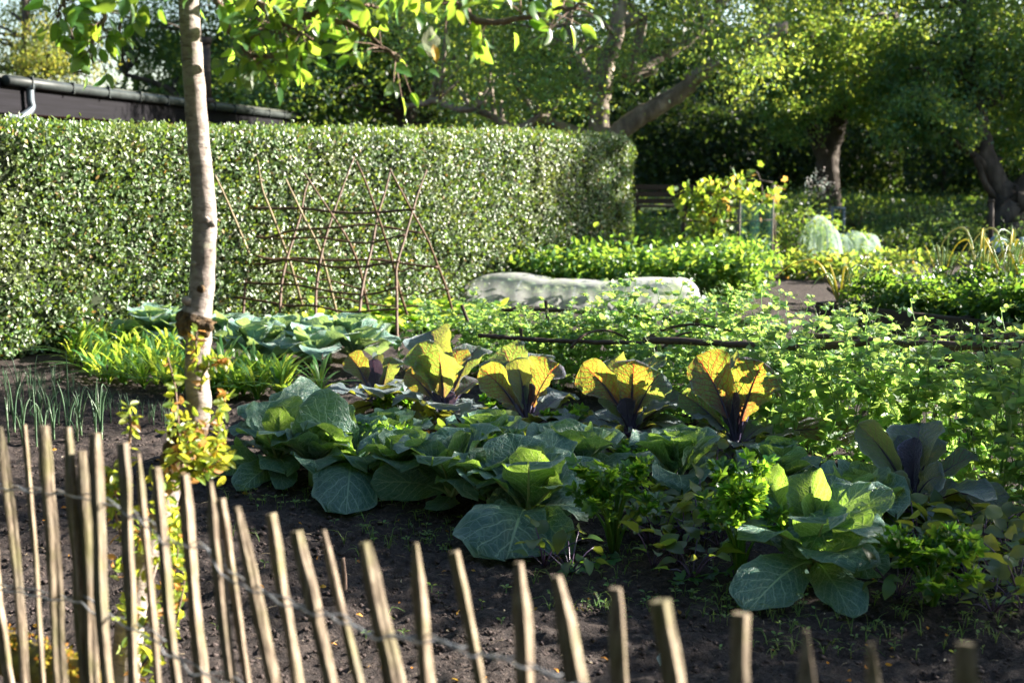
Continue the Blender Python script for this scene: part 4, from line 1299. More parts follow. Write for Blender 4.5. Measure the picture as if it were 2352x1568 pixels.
# bench half seen in the shade, stake by the right tree, stick bundle
def bench():
    b = P(1535, 560, 24); b[2] = gz(b[0], b[1]) - .30
    root = thing('garden_bench', 'dark wooden garden bench in the shade past the hedge end', 'bench', b)
    for k in range(3):
        MB().box(b + A(0, .28, .52 + .13 * k), 1.3, .025, .10).build('backrest_board', M['board'], root)
    MB().box(b + A(0, 0, .44), 1.3, .42, .04).build('seat', M['board'], root)
    for s in (-.58, .58):
        MB().box(b + A(s, -.16, .21), .06, .06, .42).build('leg', M['board'], root)
        MB().box(b + A(s, .235, .40), .06, .06, .80).build('leg', M['board'], root)


bench()
b = P(2276, 560, 20.0); b[2] = gz(b[0], b[1])
mm = MB().tube([b, P(2277, 500, 20), P(2277, 464, 20)], [.045, .042, .04], 9)
mm.tube([P(2277, 464, 20), P(2277, 459, 20)], [.05, .05], 9)
tag(mm.build('wooden_stake', M['board'], None, tuple(b)), 'brown round stake standing left of the low forked trunk', 'stake')


def sticks():
    b = G(1915, 668)
    root = thing('stick_bundle', 'dark branches lying on the soil before the raised bed', 'branches', b)
    for (x0, y0, x1, y1, r, d0) in [(1895, 640, 1962, 672, .035, 14.2), (1902, 662, 1968, 690, .03, 13.6), (1932, 650, 1975, 668, .02, 13.8)]:
        p0 = P(x0, y0, d0); p1 = P(x1, y1, d0 - .6)
        p1[2] = max(p1[2], .03)
        MB().tube(smooth_path([p0, (p0 + p1) / 2 + A(0, 0, -.04), p1], 9), [r * .7, r], 7).build('branch', M['hazel'], root)


sticks()


# ------------------------------------------------------------------ raised bed on the right
BA = G(1884, 695, .36); BB = G(2500, 762, .36)      # top edge of its front board
BX = norm(BB - BA); BP = norm(A(-BX[1], BX[0], 0))


def raised_bed():
    root = thing('raised_bed', 'raised bed of dark brown boards holding parsley and onions', 'raised bed', BA - A(0, 0, .36))
    L = np.linalg.norm(BB - BA); rz = math.atan2(BX[1], BX[0])
    for k, (h0, h1) in enumerate([(0, .175), (.18, .36)]):
        MB().box(BA + BX * L / 2 + A(0, 0, (h0 + h1) / 2 - .36) + BP * (.02 + .003 * k), L, .045, h1 - h0, rz).build('board', M['board'], root)
    MB().box(BA + BP * 1.5 - BX * .025 + A(0, 0, -.18), .045, 3.0, .36, rz).build('end_board', M['board'], root)
    for t in (.03, 1.3, 2.6):
        MB().box(BA + BX * (t + .03) + BP * .085 + A(0, 0, -.17), .07, .07, .36, rz).build('corner_post', M['board'], root)
    nu, nv = 30, 24
    U, V = np.meshgrid(np.linspace(0, L, nu + 1), np.linspace(.05, 3.0, nv + 1))
    v = BA + BX * U[..., None] + BP * V[..., None] + A(0, 0, 1) * (-.05 + .03 * fbm(U * 3, V * 3))[..., None]
    i = np.arange(nv)[:, None] * (nu + 1) + np.arange(nu)[None]
    MB().add(v.reshape(-1, 3), np.stack([i, i + 1, i + nu + 2, i + nu + 1], -1).reshape(-1, 4)).build('soil_fill', M['soil'], root)


raised_bed()


def bedp(u, v, z=.31):
    return BA * A(1, 1, 0) + BX * u + BP * v + A(0, 0, z)


def mk_parsley(h, r, n, size, curl=False):
    def f(root):
        st = MB(); lf = MB()
        k = 26
        u = rdir(k); u[:, 2] = np.abs(u[:, 2]) * .9 + .1
        u *= .55 + .45 * rng.random((k, 1))
        tips = u * A(r, r, h)
        for t in tips:
            st.tube(smooth_path([A(0, 0, 0), t * A(.35, .35, .6), t], 6), [.004, .002], 4)
        per = n // k
        pp = (tips[:, None] + rng.normal(size=(k, per, 3)) * .048).reshape(-1, 3)
        m_ = len(pp)
        out = nrows(pp * A(1, 1, .8) + 1e-6)
        lf.cloud(T_PARS if curl else T_CEL, pp, nrows(out + rng.normal(size=(m_, 3)) * .7), nrows(out * .6 + rng.normal(size=(m_, 3)) * .5 + A(0, 0, .7)), size * rng.uniform(.7, 1.2, m_))
        st.build('stem', M['celery_stem'], root, (0, 0, 0)); lf.build('foliage', M['parsley'], root, (0, 0, 0))
    return f


def bed_plants(name, label, cat, group, uv, makers, smin=.85, smax=1.15):
    protos = []
    for i, (u, v, z, lab) in enumerate(uv):
        b = bedp(u, v, z)
        if i < len(makers):
            root = thing(name, lab or label, cat, (0, 0, 0), group); makers[i](root); protos.append(root)
            root.location = Vector(b)
            s = rng.uniform(smin, smax); root.scale = (s, s, s); root.rotation_euler = (0, 0, rng.uniform(0, 6))
        else:
            dup(protos[i % len(makers)], b, rng.uniform(0, 6.28), rng.uniform(smin, smax), lab or label)


uv = []
for u in np.arange(.30, 2.6, .30):
    for v in (.30, .60, .92):
        uv.append((u + rng.normal() * .05 + v * .18, v + rng.normal() * .04, .30, 'parsley spilling over the front board of the raised bed' if v < .45 else None))
bed_plants('parsley_plant', 'bushy parsley plant in the raised bed', 'parsley', 'parsley in the raised bed', uv, [mk_parsley(.30, .21, 520, .042), mk_parsley(.27, .20, 620, .034, True), mk_parsley(.34, .21, 520, .046)], .9, 1.2)


def mk_onion_bed(n, h, spread, w=.013):
    def f(root):
        m_ = MB()
        for k in range(n):
            az = rng.uniform(0, 6.28); hh = h * rng.uniform(.55, 1.0)
            out = spread * rng.uniform(.1, 1.0); d_ = A(math.cos(az), math.sin(az), 0)
            arch = rng.random() < .45
            pts = [A(0, 0, 0), d_ * out * .25 + A(0, 0, hh * .55), d_ * out * .6 + A(0, 0, hh)]
            if arch: pts += [d_ * out * 1.15 + A(0, 0, hh * .92), d_ * out * 1.55 + A(0, 0, hh * .6)]
            else: pts += [d_ * out * .75 + A(0, 0, hh * 1.15)]
            m_.tube(smooth_path(pts, 16), [w * .9, w, w * .9, w * .6, w * .18], 6, mi=0)
        m_.build('foliage', M['onion_pale'], root, (0, 0, 0))
        MB().tube([A(0, 0, -.03), A(0, 0, .04), A(0, 0, .09)], [.022, .025, .012], 8).build('bulb', M['onion_pale'], root, (0, 0, 0))
    return f


uv = []
for u in np.arange(.1, 2.9, .26):
    for v in (1.35, 1.75, 2.15):
        uv.append((u + rng.normal() * .06 + v * .35 - .2, v + rng.normal() * .06, .31, None))
bed_plants('onion_plant', 'pale onion with long arching leaves behind the parsley', 'onion', 'onions with arching leaves in the raised bed', uv, [mk_onion_bed(13, .56, .42, .0085), mk_onion_bed(12, .62, .48, .009), mk_onion_bed(14, .50, .40, .008)], .85, 1.2)
bl_ = bedp(.05, .2)
root = thing('onion_plant', 'onion with bent leaves at the left corner of the raised bed', 'onion', bl_)
mk_onion_bed(12, .42, .36, .009)(root)


def sheet():
    c = P(2330, 556, 13.2); root_b = c.copy(); root_b[2] = .4
    n = 14
    v = []
    for i in range(n):
        for j in range(n):
            s, t = i / (n - 1) - .5, j / (n - 1) - .5
            v.append(c + A(s * .5, t * .5, .05 * math.sin(s * 9) * math.cos(t * 7) + .05 * fbm(s * 6, t * 6) - .25 * max(0, abs(s) - .3)))
    q = [[i * n + j, i * n + j + 1, (i + 1) * n + j + 1, (i + 1) * n + j] for i in range(n - 1) for j in range(n - 1)]
    root = thing('cover_sheet', 'crumpled grey blue sheet over a small hoop at the right edge', 'sheet', root_b)
    MB().add(v, q).build('cloth', M['slate'], root)
    t = np.linspace(0, math.pi, 14)
    MB().tube(c + A(0, 0, -.9) + A(1, 0, 0) * (np.cos(t) * .24)[:, None] + A(0, 0, 1) * (np.sin(t) * .86)[:, None], .01, 6).build('hoop', M['zinc'], root)


sheet()
# ------------------------------------------------------------------ peas
def mk_pea(h, seed):
    def f(root):
        r = np.random.default_rng(seed)
        n = 26
        t = np.linspace(0, 1, n)
        lean = r.normal(size=2) * .10
        pth = np.stack([lean[0] * t ** 1.5 + .035 * np.sin(t * 7 + r.uniform(0, 6)), lean[1] * t ** 1.5 + .035 * np.cos(t * 6 + r.uniform(0, 6)), h * t], 1)
        st = MB().tube(pth, [.0036, .003, .002], 5)
        lf = MB(); td = MB(); pod = MB()
        nodes = int(h / .062)
        az = r.uniform(0, 6)
        for k in range(1, nodes + 1):
            s = k / (nodes + .3)
            p = A(*[np.interp(s, t, pth[:, c]) for c in range(3)])
            az += math.pi + r.normal() * .5
            d = A(math.cos(az), math.sin(az), .45 + .3 * r.normal())
            sc_ = (.85 if s < .85 else .85 - (s - .85) * 3) * r.uniform(.75, 1.15)
            sd = A(-math.sin(az), math.cos(az), 0)
            for sg in (-1, 1):                                     # the pair of big stipules round the stem
                lf.cloud(T_PEA, p[None], norm(d * .5 + sd * sg * .9 + A(0, 0, .25))[None], norm(A(0, 0, .7) + d * .5 + r.normal(size=3) * .4)[None], .080 * sc_)
            L = .085 * sc_
            d = norm(d)
            pt = smooth_path([p, p + d * L * .5 + A(0, 0, .004), p + d * L + A(0, 0, -.006)], 6)
            st.tube(pt, .0013, 4, cap=False)
            for q in ((.55, 1.0) if r.random() < .7 else (.5, .8, 1.0)):
                b = A(*[np.interp(q, np.linspace(0, 1, 6), pt[:, c]) for c in range(3)])
                for sg in (-1, 1):
                    lf.cloud(T_PEA, b[None], norm(d * .6 + sd * sg * .8 + r.normal(size=3) * .3)[None], norm(A(0, 0, .8) + r.normal(size=3) * .5)[None], .062 * sc_ * r.uniform(.8, 1.2))
            if r.random() < .75 or k > nodes - 3:                  # tendrils
                for b_ in range(2 if k < nodes - 2 else 3):
                    q = np.linspace(0, 1, 10)
                    v1 = norm(d + r.normal(size=3) * .5 + A(0, 0, .5 if k > nodes - 3 else .1)); v2 = norm(np.cross(v1, r.normal(size=3)))
                    Lt = r.uniform(.03, .075)
                    cur = pt[-1] + v1 * (Lt * q)[:, None] + v2 * (Lt * .4 * (q ** 2 + .35 * np.sin(q * q * 9)))[:, None]
                    td.tube(cur, [.0012, .0007], 4, cap=False)
            if r.random() < .12 and .25 < s < .85:
                q = np.linspace(0, 1, 8)
                pod.tube(p + A(d[0], d[1], 0) * (.03 + .01 * q)[:, None] + A(0, 0, -1) * (.07 * q)[:, None], .0075 * np.sin(np.pi * np.clip(q, .03, .97)) ** .5, 6)
        st.build('stem', M['pea_stem'], root, (0, 0, 0)); lf.build('foliage', M['pea'], root, (0, 0, 0)); td.build('tendril', M['pea_stem'], root, (0, 0, 0))
        if pod.n: pod.build('pod', M['pea_stem'], root, (0, 0, 0))
    return f


PEA_F = (G(1100, 832), G(2480, 1215))       # foot of the front row of peas
PEA_B = (G(945, 838), G(2480, 1010))         # foot of the back row
pea_mk = [mk_pea(h, 100 + i) for i, h in enumerate([.62, .70, .58, .76, .66, .54, .72, .80])]


def pea_rows():
    protos = []

    def put(b, k, s, lab):
        loc = (b[0], b[1], gz(b[0], b[1]))
        if len(protos) <= k:
            for i in range(len(protos), k + 1):
                root = thing('pea_plant', lab, 'pea plant', (0, 0, 0), 'pea plants along the hazel rails')
                pea_mk[i](root); protos.append(root); root.scale = (s, s, s)
                if i == k:
                    root.location = loc; root.rotation_euler = (0, 0, rng.uniform(0, 6.28))
        else:
            dup(protos[k], loc, rng.uniform(0, 6.28), s, lab)
    q = 0
    for (a, b), step, lab, wid in ((PEA_F, .033, 'leafy pea plant in the near row beside the red cabbages', .13), (PEA_B, .033, 'pea plant climbing in the far row by the fleece tunnel', .16)):
        L = np.linalg.norm(b - a); ax = (b - a) / L; pr = A(-ax[1], ax[0], 0)
        for s in np.arange(0, L, step):
            p = a + ax * s + pr * rng.normal() * wid
            f = s / L
            sc_ = rng.uniform(.86, 1.10) * np.interp(f, [0, .5, .72, 1], [.70, .78, 1.02, 1.06]) if lab.startswith('leafy') else rng.uniform(.80, 1.05) * np.interp(f, [0, .33, .42, .62, .70, 1], [.76, .74, 1.10, 1.04, .84, .84])
            put(p, q if q < 8 else int(rng.integers(0, 8)), sc_, lab)
            q += 1
    # single tall plants that rise clear of the rows
    for px, yt, d, lab in [(1495, 608, 8.4, 'tallest pea plant, rising in front of the fleece tunnel'), (1585, 625, 8.2, 'tall pea plant before the right end of the fleece tunnel'), (1770, 630, 7.9, 'tall pea shoot left of the stick bundle'), (1822, 640, 7.7, 'tall pea shoot just before the raised bed corner'),
                       (1880, 660, 7.6, 'pea shoot against the raised bed corner'), (2040, 690, 7.3, 'pea shoot against the raised bed board'), (2105, 680, 7.2, 'slim pea shoot with forked tendril before the parsley'), (2305, 700, 6.9, 'pea shoot at the right edge before the raised bed'), (1385, 640, 8.5, 'pea shoot before the middle of the fleece tunnel'), (1205, 690, 8.8, 'pea shoot before the left end of the fleece tunnel'), (2230, 745, 7.0, 'yellowing pea shoot before the raised bed board'), (1650, 655, 8.0, 'tall pea shoot over the soil right of the tunnel'), (1705, 670, 7.9, 'tall pea shoot before the bare soil patch'), (1740, 650, 7.7, 'leafy tall pea shoot left of the raised bed'), (1850, 690, 7.5, 'leafy pea shoot under the raised bed corner'), (1960, 700, 7.3, 'thin pea shoot before the left half of the raised bed board'), (1440, 660, 8.4, 'thin pea shoot before the fleece tunnel'), (1620, 700, 7.8, 'stout pea shoot just right of the fleece tunnel')]:
        t = P(px, yt, d); b = t.copy(); b[2] = gz(b[0], b[1])
        k = int(np.argmin([abs(hh - (t[2] - b[2]) / 1.08) for hh in (.62, .70, .58, .76, .66, .54, .72, .80)]))
        hh = (.62, .70, .58, .76, .66, .54, .72, .80)[k]
        dup(protos[k], b, rng.uniform(0, 6.28), (t[2] - b[2]) / (hh * 1.05), lab)


pea_rows()


def pea_support():
    root = thing('pea_support', 'knobbly hazel rails and wire mesh holding up the peas', 'support', G(1830, 1000))
    rails = [([(1480, 781, 7.75), (1600, 786, 7.55), (1720, 793, 7.35), (1840, 797, 7.12), (1920, 794, 7.0), (1985, 786, 6.9), (2060, 788, 6.8), (2180, 793, 6.65), (2300, 795, 6.5), (2420, 797, 6.35)], .020, .023, 'hazel'),
             ([(1860, 771, 7.5), (1930, 774, 7.4), (2050, 782, 7.25), (2200, 775, 7.1), (2300, 772, 7.0), (2420, 770, 6.9)], .016, .019, 'hazel'),
             ([(1150, 711, 9.3), (1260, 712, 9.1), (1400, 722, 8.85), (1560, 734, 8.55), (1720, 741, 8.25)], .013, .019, 'hazel'),
             ([(1100, 770, 8.5), (1200, 778, 8.35), (1290, 783, 8.2), (1480, 788, 7.9)], .015, .014, 'hazel'),
             ([(2170, 827, 6.65), (2260, 826, 6.55), (2400, 828, 6.4)], .009, .010, 'willow')]
    for pts, r0, r1, mt in rails:
        pp = smooth_path([P(*p) for p in pts], 40)
        pp = pp + rng.normal(size=pp.shape) * .0025
        ph = rng.uniform(0, 6)
        MB().tube(pp, np.linspace(r0, r1, 40), 9, prof=lambda i, a: 1 + .09 * math.sin(i * .9 + ph) + .06 * np.sin(3 * a + i * .4)).build('rail', M[mt], root)
    for pts, r in [([(1310, 800, 8.1), (1340, 770, 8.1), (1390, 758, 8.2), (1440, 775, 8.2)], .010), ([(1480, 780, 8.0), (1530, 755, 8.0), (1600, 745, 7.9), (1680, 760, 7.8)], .011), ([(2190, 820, 6.6), (2230, 812, 6.6), (2290, 830, 6.5), (2330, 845, 6.4)], .010), ([(1520, 800, 7.8), (1560, 770, 7.8), (1590, 762, 7.8)], .009)]:
        MB().tube(smooth_path([P(*p) for p in pts], 16), [r, r * .7], 7).build('bent_rod', M['hazel'], root)
    for px, yt, d in [(1253, 690, 9.0), (1195, 745, 9.0), (1060, 700, 9.4), (1775, 830, 7.35), (2148, 930, 6.7), (2050, 960, 6.8), (1500, 770, 7.9), (2380, 770, 6.6), (1640, 800, 7.6)]:
        t = P(px, yt, d); b = t.copy(); b[2] = -.05; b[0] += .10 * rng.normal()
        MB().tube([b, (b + t) / 2 + A(.015, 0, 0), t], [.015, .013], 7).build('stake', M['hazel'], root)
    # hexagonal wire mesh along the front row
    a, b = PEA_F; off = A(.06, -.05, 0)
    L = np.linalg.norm(b - a); ax = (b - a) / L
    w = MB(); s = .030
    for i in range(int(L / (s * 1.5))):
        for j in range(int(.52 / (s * .87 * 2))):
            c = a + off + ax * (i * s * 1.5) + A(0, 0, .03 + (j * 2 + (i % 2)) * s * .87) + A(-ax[1], ax[0], 0) * .02 * math.sin(i * .7 + j)
            ang = np.array([0, 1, 2, 3]) * math.pi / 3
            pts = c + ax * (np.cos(ang) * s)[:, None] + A(0, 0, 1) * (np.sin(ang) * s)[:, None]
            w.tube(pts, .0009, 3, cap=False)
    w.build('wire_mesh', M['wire'], root)


pea_support()


# ------------------------------------------------------------------ brassica leaves
def blade(mb, base, tip, width, nh=None, yaw=0.0, bend=.1, s0=.22, cup=.32, ruf=.05, curl=.14, mi=0, rib=1, rr=.011, seed=0, nu=14, nv=18, flare=.2, shape=(.62, 3.2), rolled=0.0):
    r = np.random.default_rng(seed)
    base = np.asarray(base, float); tip = np.asarray(tip, float)
    L = np.linalg.norm(tip - base)
    hv = (tip - base) * A(1, 1, 0); zv = (tip - base) * A(0, 0, 1)
    ctrl = base + hv * (.5 - flare) + zv * (.5 + .5 * flare) + A(0, 0, bend * L)
    S = lambda s: ((1 - s) ** 2)[:, None] * base + (2 * s * (1 - s))[:, None] * ctrl + (s ** 2)[:, None] * tip
    T_ = lambda s: nrows((2 * (1 - s))[:, None] * (ctrl - base) + (2 * s)[:, None] * (tip - ctrl))
    if nh is None:
        nh = norm(CAM - (base + tip) / 2)
    v = np.linspace(0, 1, nv + 1)
    s = s0 + (1 - s0) * v
    C = S(s); T = T_(s)
    N0 = norm(nh - T[nv // 2] * np.dot(nh, T[nv // 2]))
    Tm = T[nv // 2]
    c, sn = math.cos(yaw), math.sin(yaw)
    N0 = N0 * c + np.cross(Tm, N0) * sn
    N = nrows(N0 - T * (T @ N0)[:, None])
    B = np.cross(T, N)
    prof = np.clip(v + .015, 0, 1) ** shape[0] * np.sqrt(np.clip(1 - v ** shape[1], 0, 1)) + .03
    prof = prof / prof.max() * .5 * width
    u = np.linspace(-1, 1, nu + 1)
    U, V = np.meshgrid(u, v)
    au = np.abs(U)
    ph = r.uniform(0, 6.28, 6)
    asym = 1 + .12 * np.sin(V * 3 + ph[5]) * np.sign(U)
    edge = 1 + .055 * np.sin(V * 21 + ph[0] + 2 * (U > 0)) * sstep(.75, 1, au) + .09 * np.sin(V * 7 + ph[1] + 3 * (U > 0)) * au
    lat = U * prof[:, None] * edge * asym
    ang = cup * (1 + .4 * np.sin(V * 2.5 + ph[4]))
    hgt = width * (ang * au ** 2 * .5 * (prof[:, None] / (.5 * width)))
    hgt += width * ruf * (np.sin(V * 13 + ph[2] + 2.2 * (U > 0)) * au ** 3 + .6 * np.sin(V * 27 + ph[3] + 1.1 * (U > 0)) * au ** 4)
    hgt += width * .035 * (fbm(U * 1.6 + seed * 3.1, V * 2.6 + seed * 1.7, 3)) * 2
    hgt -= width * .02 * np.exp(-(U / .12) ** 2)
    hgt -= curl * width * np.clip(V - .55, 0, 1) ** 2 * 2.2 + curl * width * .7 * (au ** 3) * V ** 2
    if rolled:
        th = U * rolled
        lat = prof[:, None] * np.sin(th) / max(.3, rolled) * edge; hgt = hgt + prof[:, None] * (1 - np.cos(th)) / max(.3, rolled) * 1.2
    pts = C[:, None, :] + lat[..., None] * B[:, None, :] + hgt[..., None] * N[:, None, :]
    pts[..., 2] = np.maximum(pts[..., 2], .012)
    i = np.arange(nv)[:, None] * (nu + 1) + np.arange(nu)[None]
    q = np.stack([i, i + 1, i + nu + 2, i + nu + 1], -1).reshape(-1, 4)
    uv = np.stack([U * .5 + .5, V], -1).reshape(-1, 2)
    mb.add(pts.reshape(-1, 3), q, mi=mi, uv=uv)
    # stalk running up into the midrib
    ss = np.linspace(0, .80, 16)
    cc = S(ss)
    k = np.clip((ss - s0) / (1 - s0), 0, 1)
    Nn = nrows(N0 - T_(ss) * (T_(ss) @ N0)[:, None])
    mid = np.interp(k, v, hgt[:, nu // 2])
    cc = cc + Nn * (mid - .002)[:, None]
    cc[:, 2] = np.maximum(cc[:, 2], .008)
    mb.tube(cc, rr * np.interp(ss, [0, s0, .8], [1.0, .75, .16]), 7, mi=rib)


def brassica(name, label, bx, by, leaves, mats, group, db=None, stem_r=.018, stem_h=.07, stem_mat='cabbage_rib', fill=(9, .36, 2, 62, 'cabbage')):
    """leaves: (tip px, tip py, depth offset, width px, yaw, bend, petiole, material, extras)"""
    b = G(bx, by)
    d0 = depth(b)
    b[2] = gz(b[0], b[1])
    root = thing(name, label, 'cabbage', b, group)
    MB().tube(smooth_path([b + A(0, 0, -.03), b + A(.004, 0, stem_h * .5), b + A(0, 0, stem_h + .03)], 6), [stem_r * 1.2, stem_r, stem_r * .8], 9).build('stalk', M[stem_mat], root)
    for k, lf in enumerate(leaves):
        tx, ty, dd, w, yaw, bend, s0, mt = lf[:8]
        ex = dict(lf[8]) if len(lf) > 8 else {}
        from_ = ex.pop('frm', None); lab = ex.pop('lab', None); ribm = ex.pop('ribm', None)
        base = b + A(0, 0, stem_h * rng.uniform(.7, 1.1))
        if from_ is not None:
            base = P(from_[0], from_[1], d0 + from_[2])
        tip = G(tx, ty, .02) if dd == 'g' else P(tx, ty, d0 + dd)
        mb = MB()
        if mt.startswith('red'):
            ex.setdefault('shape', (.92, 3.4)); ex.setdefault('rr', .0135); ex.setdefault('ruf', .06)
        blade(mb, base, tip, w * d0 / FPX, yaw=math.radians(yaw), bend=bend, s0=s0, seed=abs(hash((tx, ty))) % 9973, **ex)
        mb.build('leaf', [M[mt], M[ribm or mats]], root, label=lab)
    # outer and inner leaves filling the plant's own rosette
    n = fill[0]
    for k in range(n):
        az = k * 2.4 + rng.normal() * .3; s = (k + .5) / n
        el = math.radians(fill[2] + (fill[3] - fill[2]) * s + rng.normal() * 6)
        L = fill[1] * rng.uniform(.8, 1.1)
        dr = A(math.cos(az) * math.cos(el), math.sin(az) * math.cos(el), math.sin(el))
        nh = A(-math.cos(az) * math.sin(el), -math.sin(az) * math.sin(el), math.cos(el))
        mb = MB()
        blade(mb, b + A(0, 0, stem_h * .7), b + dr * L + A(0, 0, stem_h), L * rng.uniform(.62, .8), nh=nh, bend=.22 * (1 - s), s0=.2, cup=.25, ruf=.06, curl=.2, seed=int(rng.integers(1, 9000)), nu=12, nv=14, rr=.010)
        mb.build('leaf', [M[fill[4]], M[mats]], root)
    return root


RG = 'red cabbages with upright leaves in the middle row'
GG = 'green cabbages along the front of the bed'
U = dict(cup=.35, flare=.22)
# ---- the red cabbage row, left to right
brassica('red_cabbage', 'smallest red cabbage, leftmost of its row, one green lit leaf', 866, 950, [
    (801, 814, -.05, 59, -5, .05, .38, 'red', {'frm': (858, 938, 0)}), (855, 824, .0, 50, -26, .02, .25, 'red_dark', {'frm': (866, 938, 0)}), (897, 817, .06, 80, -34, .0, .3, 'red_green', {'frm': (872, 938, 0), 'lab': 'green leaf glowing in the sun'}),
    (915, 880, .25, 58, -38, .1, .3, 'red_dark'), (838, 870, .2, 48, -10, .1, .3, 'red_dark'), (946, 934, .05, 53, -11, .16, .25, 'red_blue', {'cup': .1}), (795, 948, -.12, 54, -41, .1, .2, 'red_blue', {'cup': .1}), (868, 812, .10, 32, -26, 0, .3, 'red_blue')], 'red_rib', RG, stem_mat='red_rib', fill=(6, .34, 2, 30, 'red_blue'))
brassica('red_cabbage', 'big red cabbage with one frosted pale leaf standing behind the others', 1021, 985, [
    (990, 752, .30, 113, -13, .0, .35, 'red_blue', {'cup': .5, 'lab': 'frosted pale leaf at the back'}), (962, 788, -.08, 86, -2, .04, .33, 'red_green'), (1006, 806, -.16, 118, -30, .0, .28, 'red_green', {'cup': .3, 'curl': .05, 'lab': 'large yellow green lit leaf'}),
    (1052, 796, .10, 85, -35, .02, .3, 'red'), (1100, 789, .22, 94, -36, .0, .34, 'red_green'), (1040, 900, -.04, 43, -40, .0, .2, 'red_dark'), (1022, 880, .10, 58, -22, .0, .2, 'red_dark'), (1100, 868, .08, 67, -55, .06, .35, 'red'),
    (945, 944, -.14, 58, -31, .15, .45, 'red_blue', {'cup': .1}), (930, 850, .15, 54, -5, .05, .4, 'red')], 'red_rib', RG, stem_mat='red_rib', fill=(6, .34, 2, 30, 'red_blue'))
brassica('red_cabbage', 'red cabbage with orange veined right leaf, third from the left', 1211, 1004, [
    (1104, 846, -.10, 75, -17, .0, .36, 'red', {'lab': 'orange yellow lit leaf leaning left'}), (1152, 792, .25, 120, -9, .0, .36, 'red_green'), (1184, 822, -.02, 69, -25, .0, .24, 'red_blue', {'cup': .6}), (1278, 831, -.06, 120, -51, .0, .28, 'red', {'cup': .28, 'lab': 'broad yellow leaf with red veins'}),
    (1246, 809, .22, 81, -23, .0, .38, 'red_green'), (1216, 880, -.04, 38, -34, .0, .2, 'red_dark'), (1300, 905, .15, 62, -50, .04, .34, 'red_green'), (1105, 972, -.12, 59, -31, .16, .12, 'red_blue', {'cup': -.1, 'ruf': .05}), (1200, 900, .12, 54, -31, .0, .2, 'red_dark'), (1160, 900, .1, 48, 4, .05, .3, 'red')], 'red_rib', RG, stem_mat='red_rib', fill=(6, .34, 2, 30, 'red_blue'))
brassica('red_cabbage', 'red cabbage between the orange veined one and the tallest, pointed leaf tips', 1447, 1014, [
    (1338, 838, -.08, 88, -17, .0, .36, 'red'), (1410, 818, .15, 81, -25, .0, .3, 'red_blue', {'cup': .5}), (1456, 829, -.08, 100, -15, .0, .32, 'red', {'cup': .3, 'lab': 'upright leaf with an orange lit top'}), (1516, 853, -.04, 108, -32, .0, .24, 'red_green', {'cup': .25}),
    (1500, 812, .25, 80, -38, .0, .36, 'red_green'), (1434, 915, -.06, 43, -12, .0, .2, 'red_dark'), (1575, 905, .12, 88, -49, .02, .34, 'red_green'), (1282, 1012, -.10, 59, -20, .12, .12, 'red_blue', {'cup': -.1}), (1578, 984, -.05, 67, -40, .12, .15, 'red_blue', {'cup': .05}), (1462, 910, .1, 48, -21, 0, .2, 'red_dark'), (1385, 900, .1, 58, -3, .03, .3, 'red_green')], 'red_rib', RG, stem_mat='red_rib', fill=(6, .34, 2, 30, 'red_blue'))
brassica('red_cabbage', 'tallest red cabbage, two glowing orange leaves and one long leaf lying right', 1690, 1052, [
    (1600, 818, -.04, 108, 1, .0, .30, 'red', {'cup': .3, 'lab': 'yellow leaf leaning left with purple midrib'}), (1752, 832, -.10, 129, -25, .0, .26, 'red', {'cup': .22, 'curl': .05, 'lab': 'orange glowing leaf with red veins'}), (1672, 815, .22, 105, -34, .0, .36, 'red_blue', {'cup': .5}), (1676, 898, -.02, 48, -29, .0, .18, 'red_dark'),
    (1970, 982, -.10, 81, -41, .07, .36, 'red', {'cup': .05, 'rr': .012, 'lab': 'long yellow leaf lying to the right'}), (1594, 990, .02, 48, -29, .10, .4, 'red_blue'), (1560, 1092, -.30, 131, -36, .16, .12, 'red_blue', {'cup': -.1, 'lab': 'broad blue grey leaf drooping in front'}), (1780, 842, .22, 81, -56, .0, .36, 'red_blue', {'cup': .4}),
    (1700, 905, .06, 45, -32, .0, .2, 'red_dark'), (1655, 905, .08, 48, -29, .0, .2, 'red_dark'), (1640, 1135, -.35, 77, -26, .14, .1, 'red_blue', {'cup': -.1}), (1560, 900, .2, 77, -8, .02, .34, 'red_green'), (1815, 1020, .1, 38, -33, .05, .45, 'red_blue')], 'red_rib', RG, stem_mat='red_rib', fill=(6, .34, 2, 30, 'red_blue'))
brassica('red_cabbage', 'dark blue cabbage set apart at the right before the peas', 2094, 1195, [
    (2112, 966, .12, 129, -21, .0, .3, 'red_blue', {'cup': .5}), (2098, 1003, .0, 59, -28, .0, .2, 'red_dark', {'cup': .5}), (1970, 975, .02, 73, -13, .02, .24, 'red_blue', {'cup': .5}), (2244, 1040, .0, 72, -51, .04, .26, 'red_green', {'cup': .4}), (2040, 1112, -.12, 67, -17, .22, .2, 'red_blue', {'cup': .05}), (2160, 1092, -.16, 81, -47, .18, .2, 'red_blue', {'cup': .1}),
    (2322, 1138, -.02, 62, -17, .14, .42, 'red_blue', {'cup': .05, 'lab': 'leaf lying flat to the right'}), (1950, 1100, .05, 50, -36, .22, .3, 'red_blue', {'cup': -.15}), (2060, 1000, .08, 67, -8, .0, .25, 'red_blue'), (2150, 1000, .1, 73, -31, .0, .25, 'red_blue')], 'red_rib', RG, stem_mat='red_rib', fill=(6, .34, 2, 30, 'red_blue'))
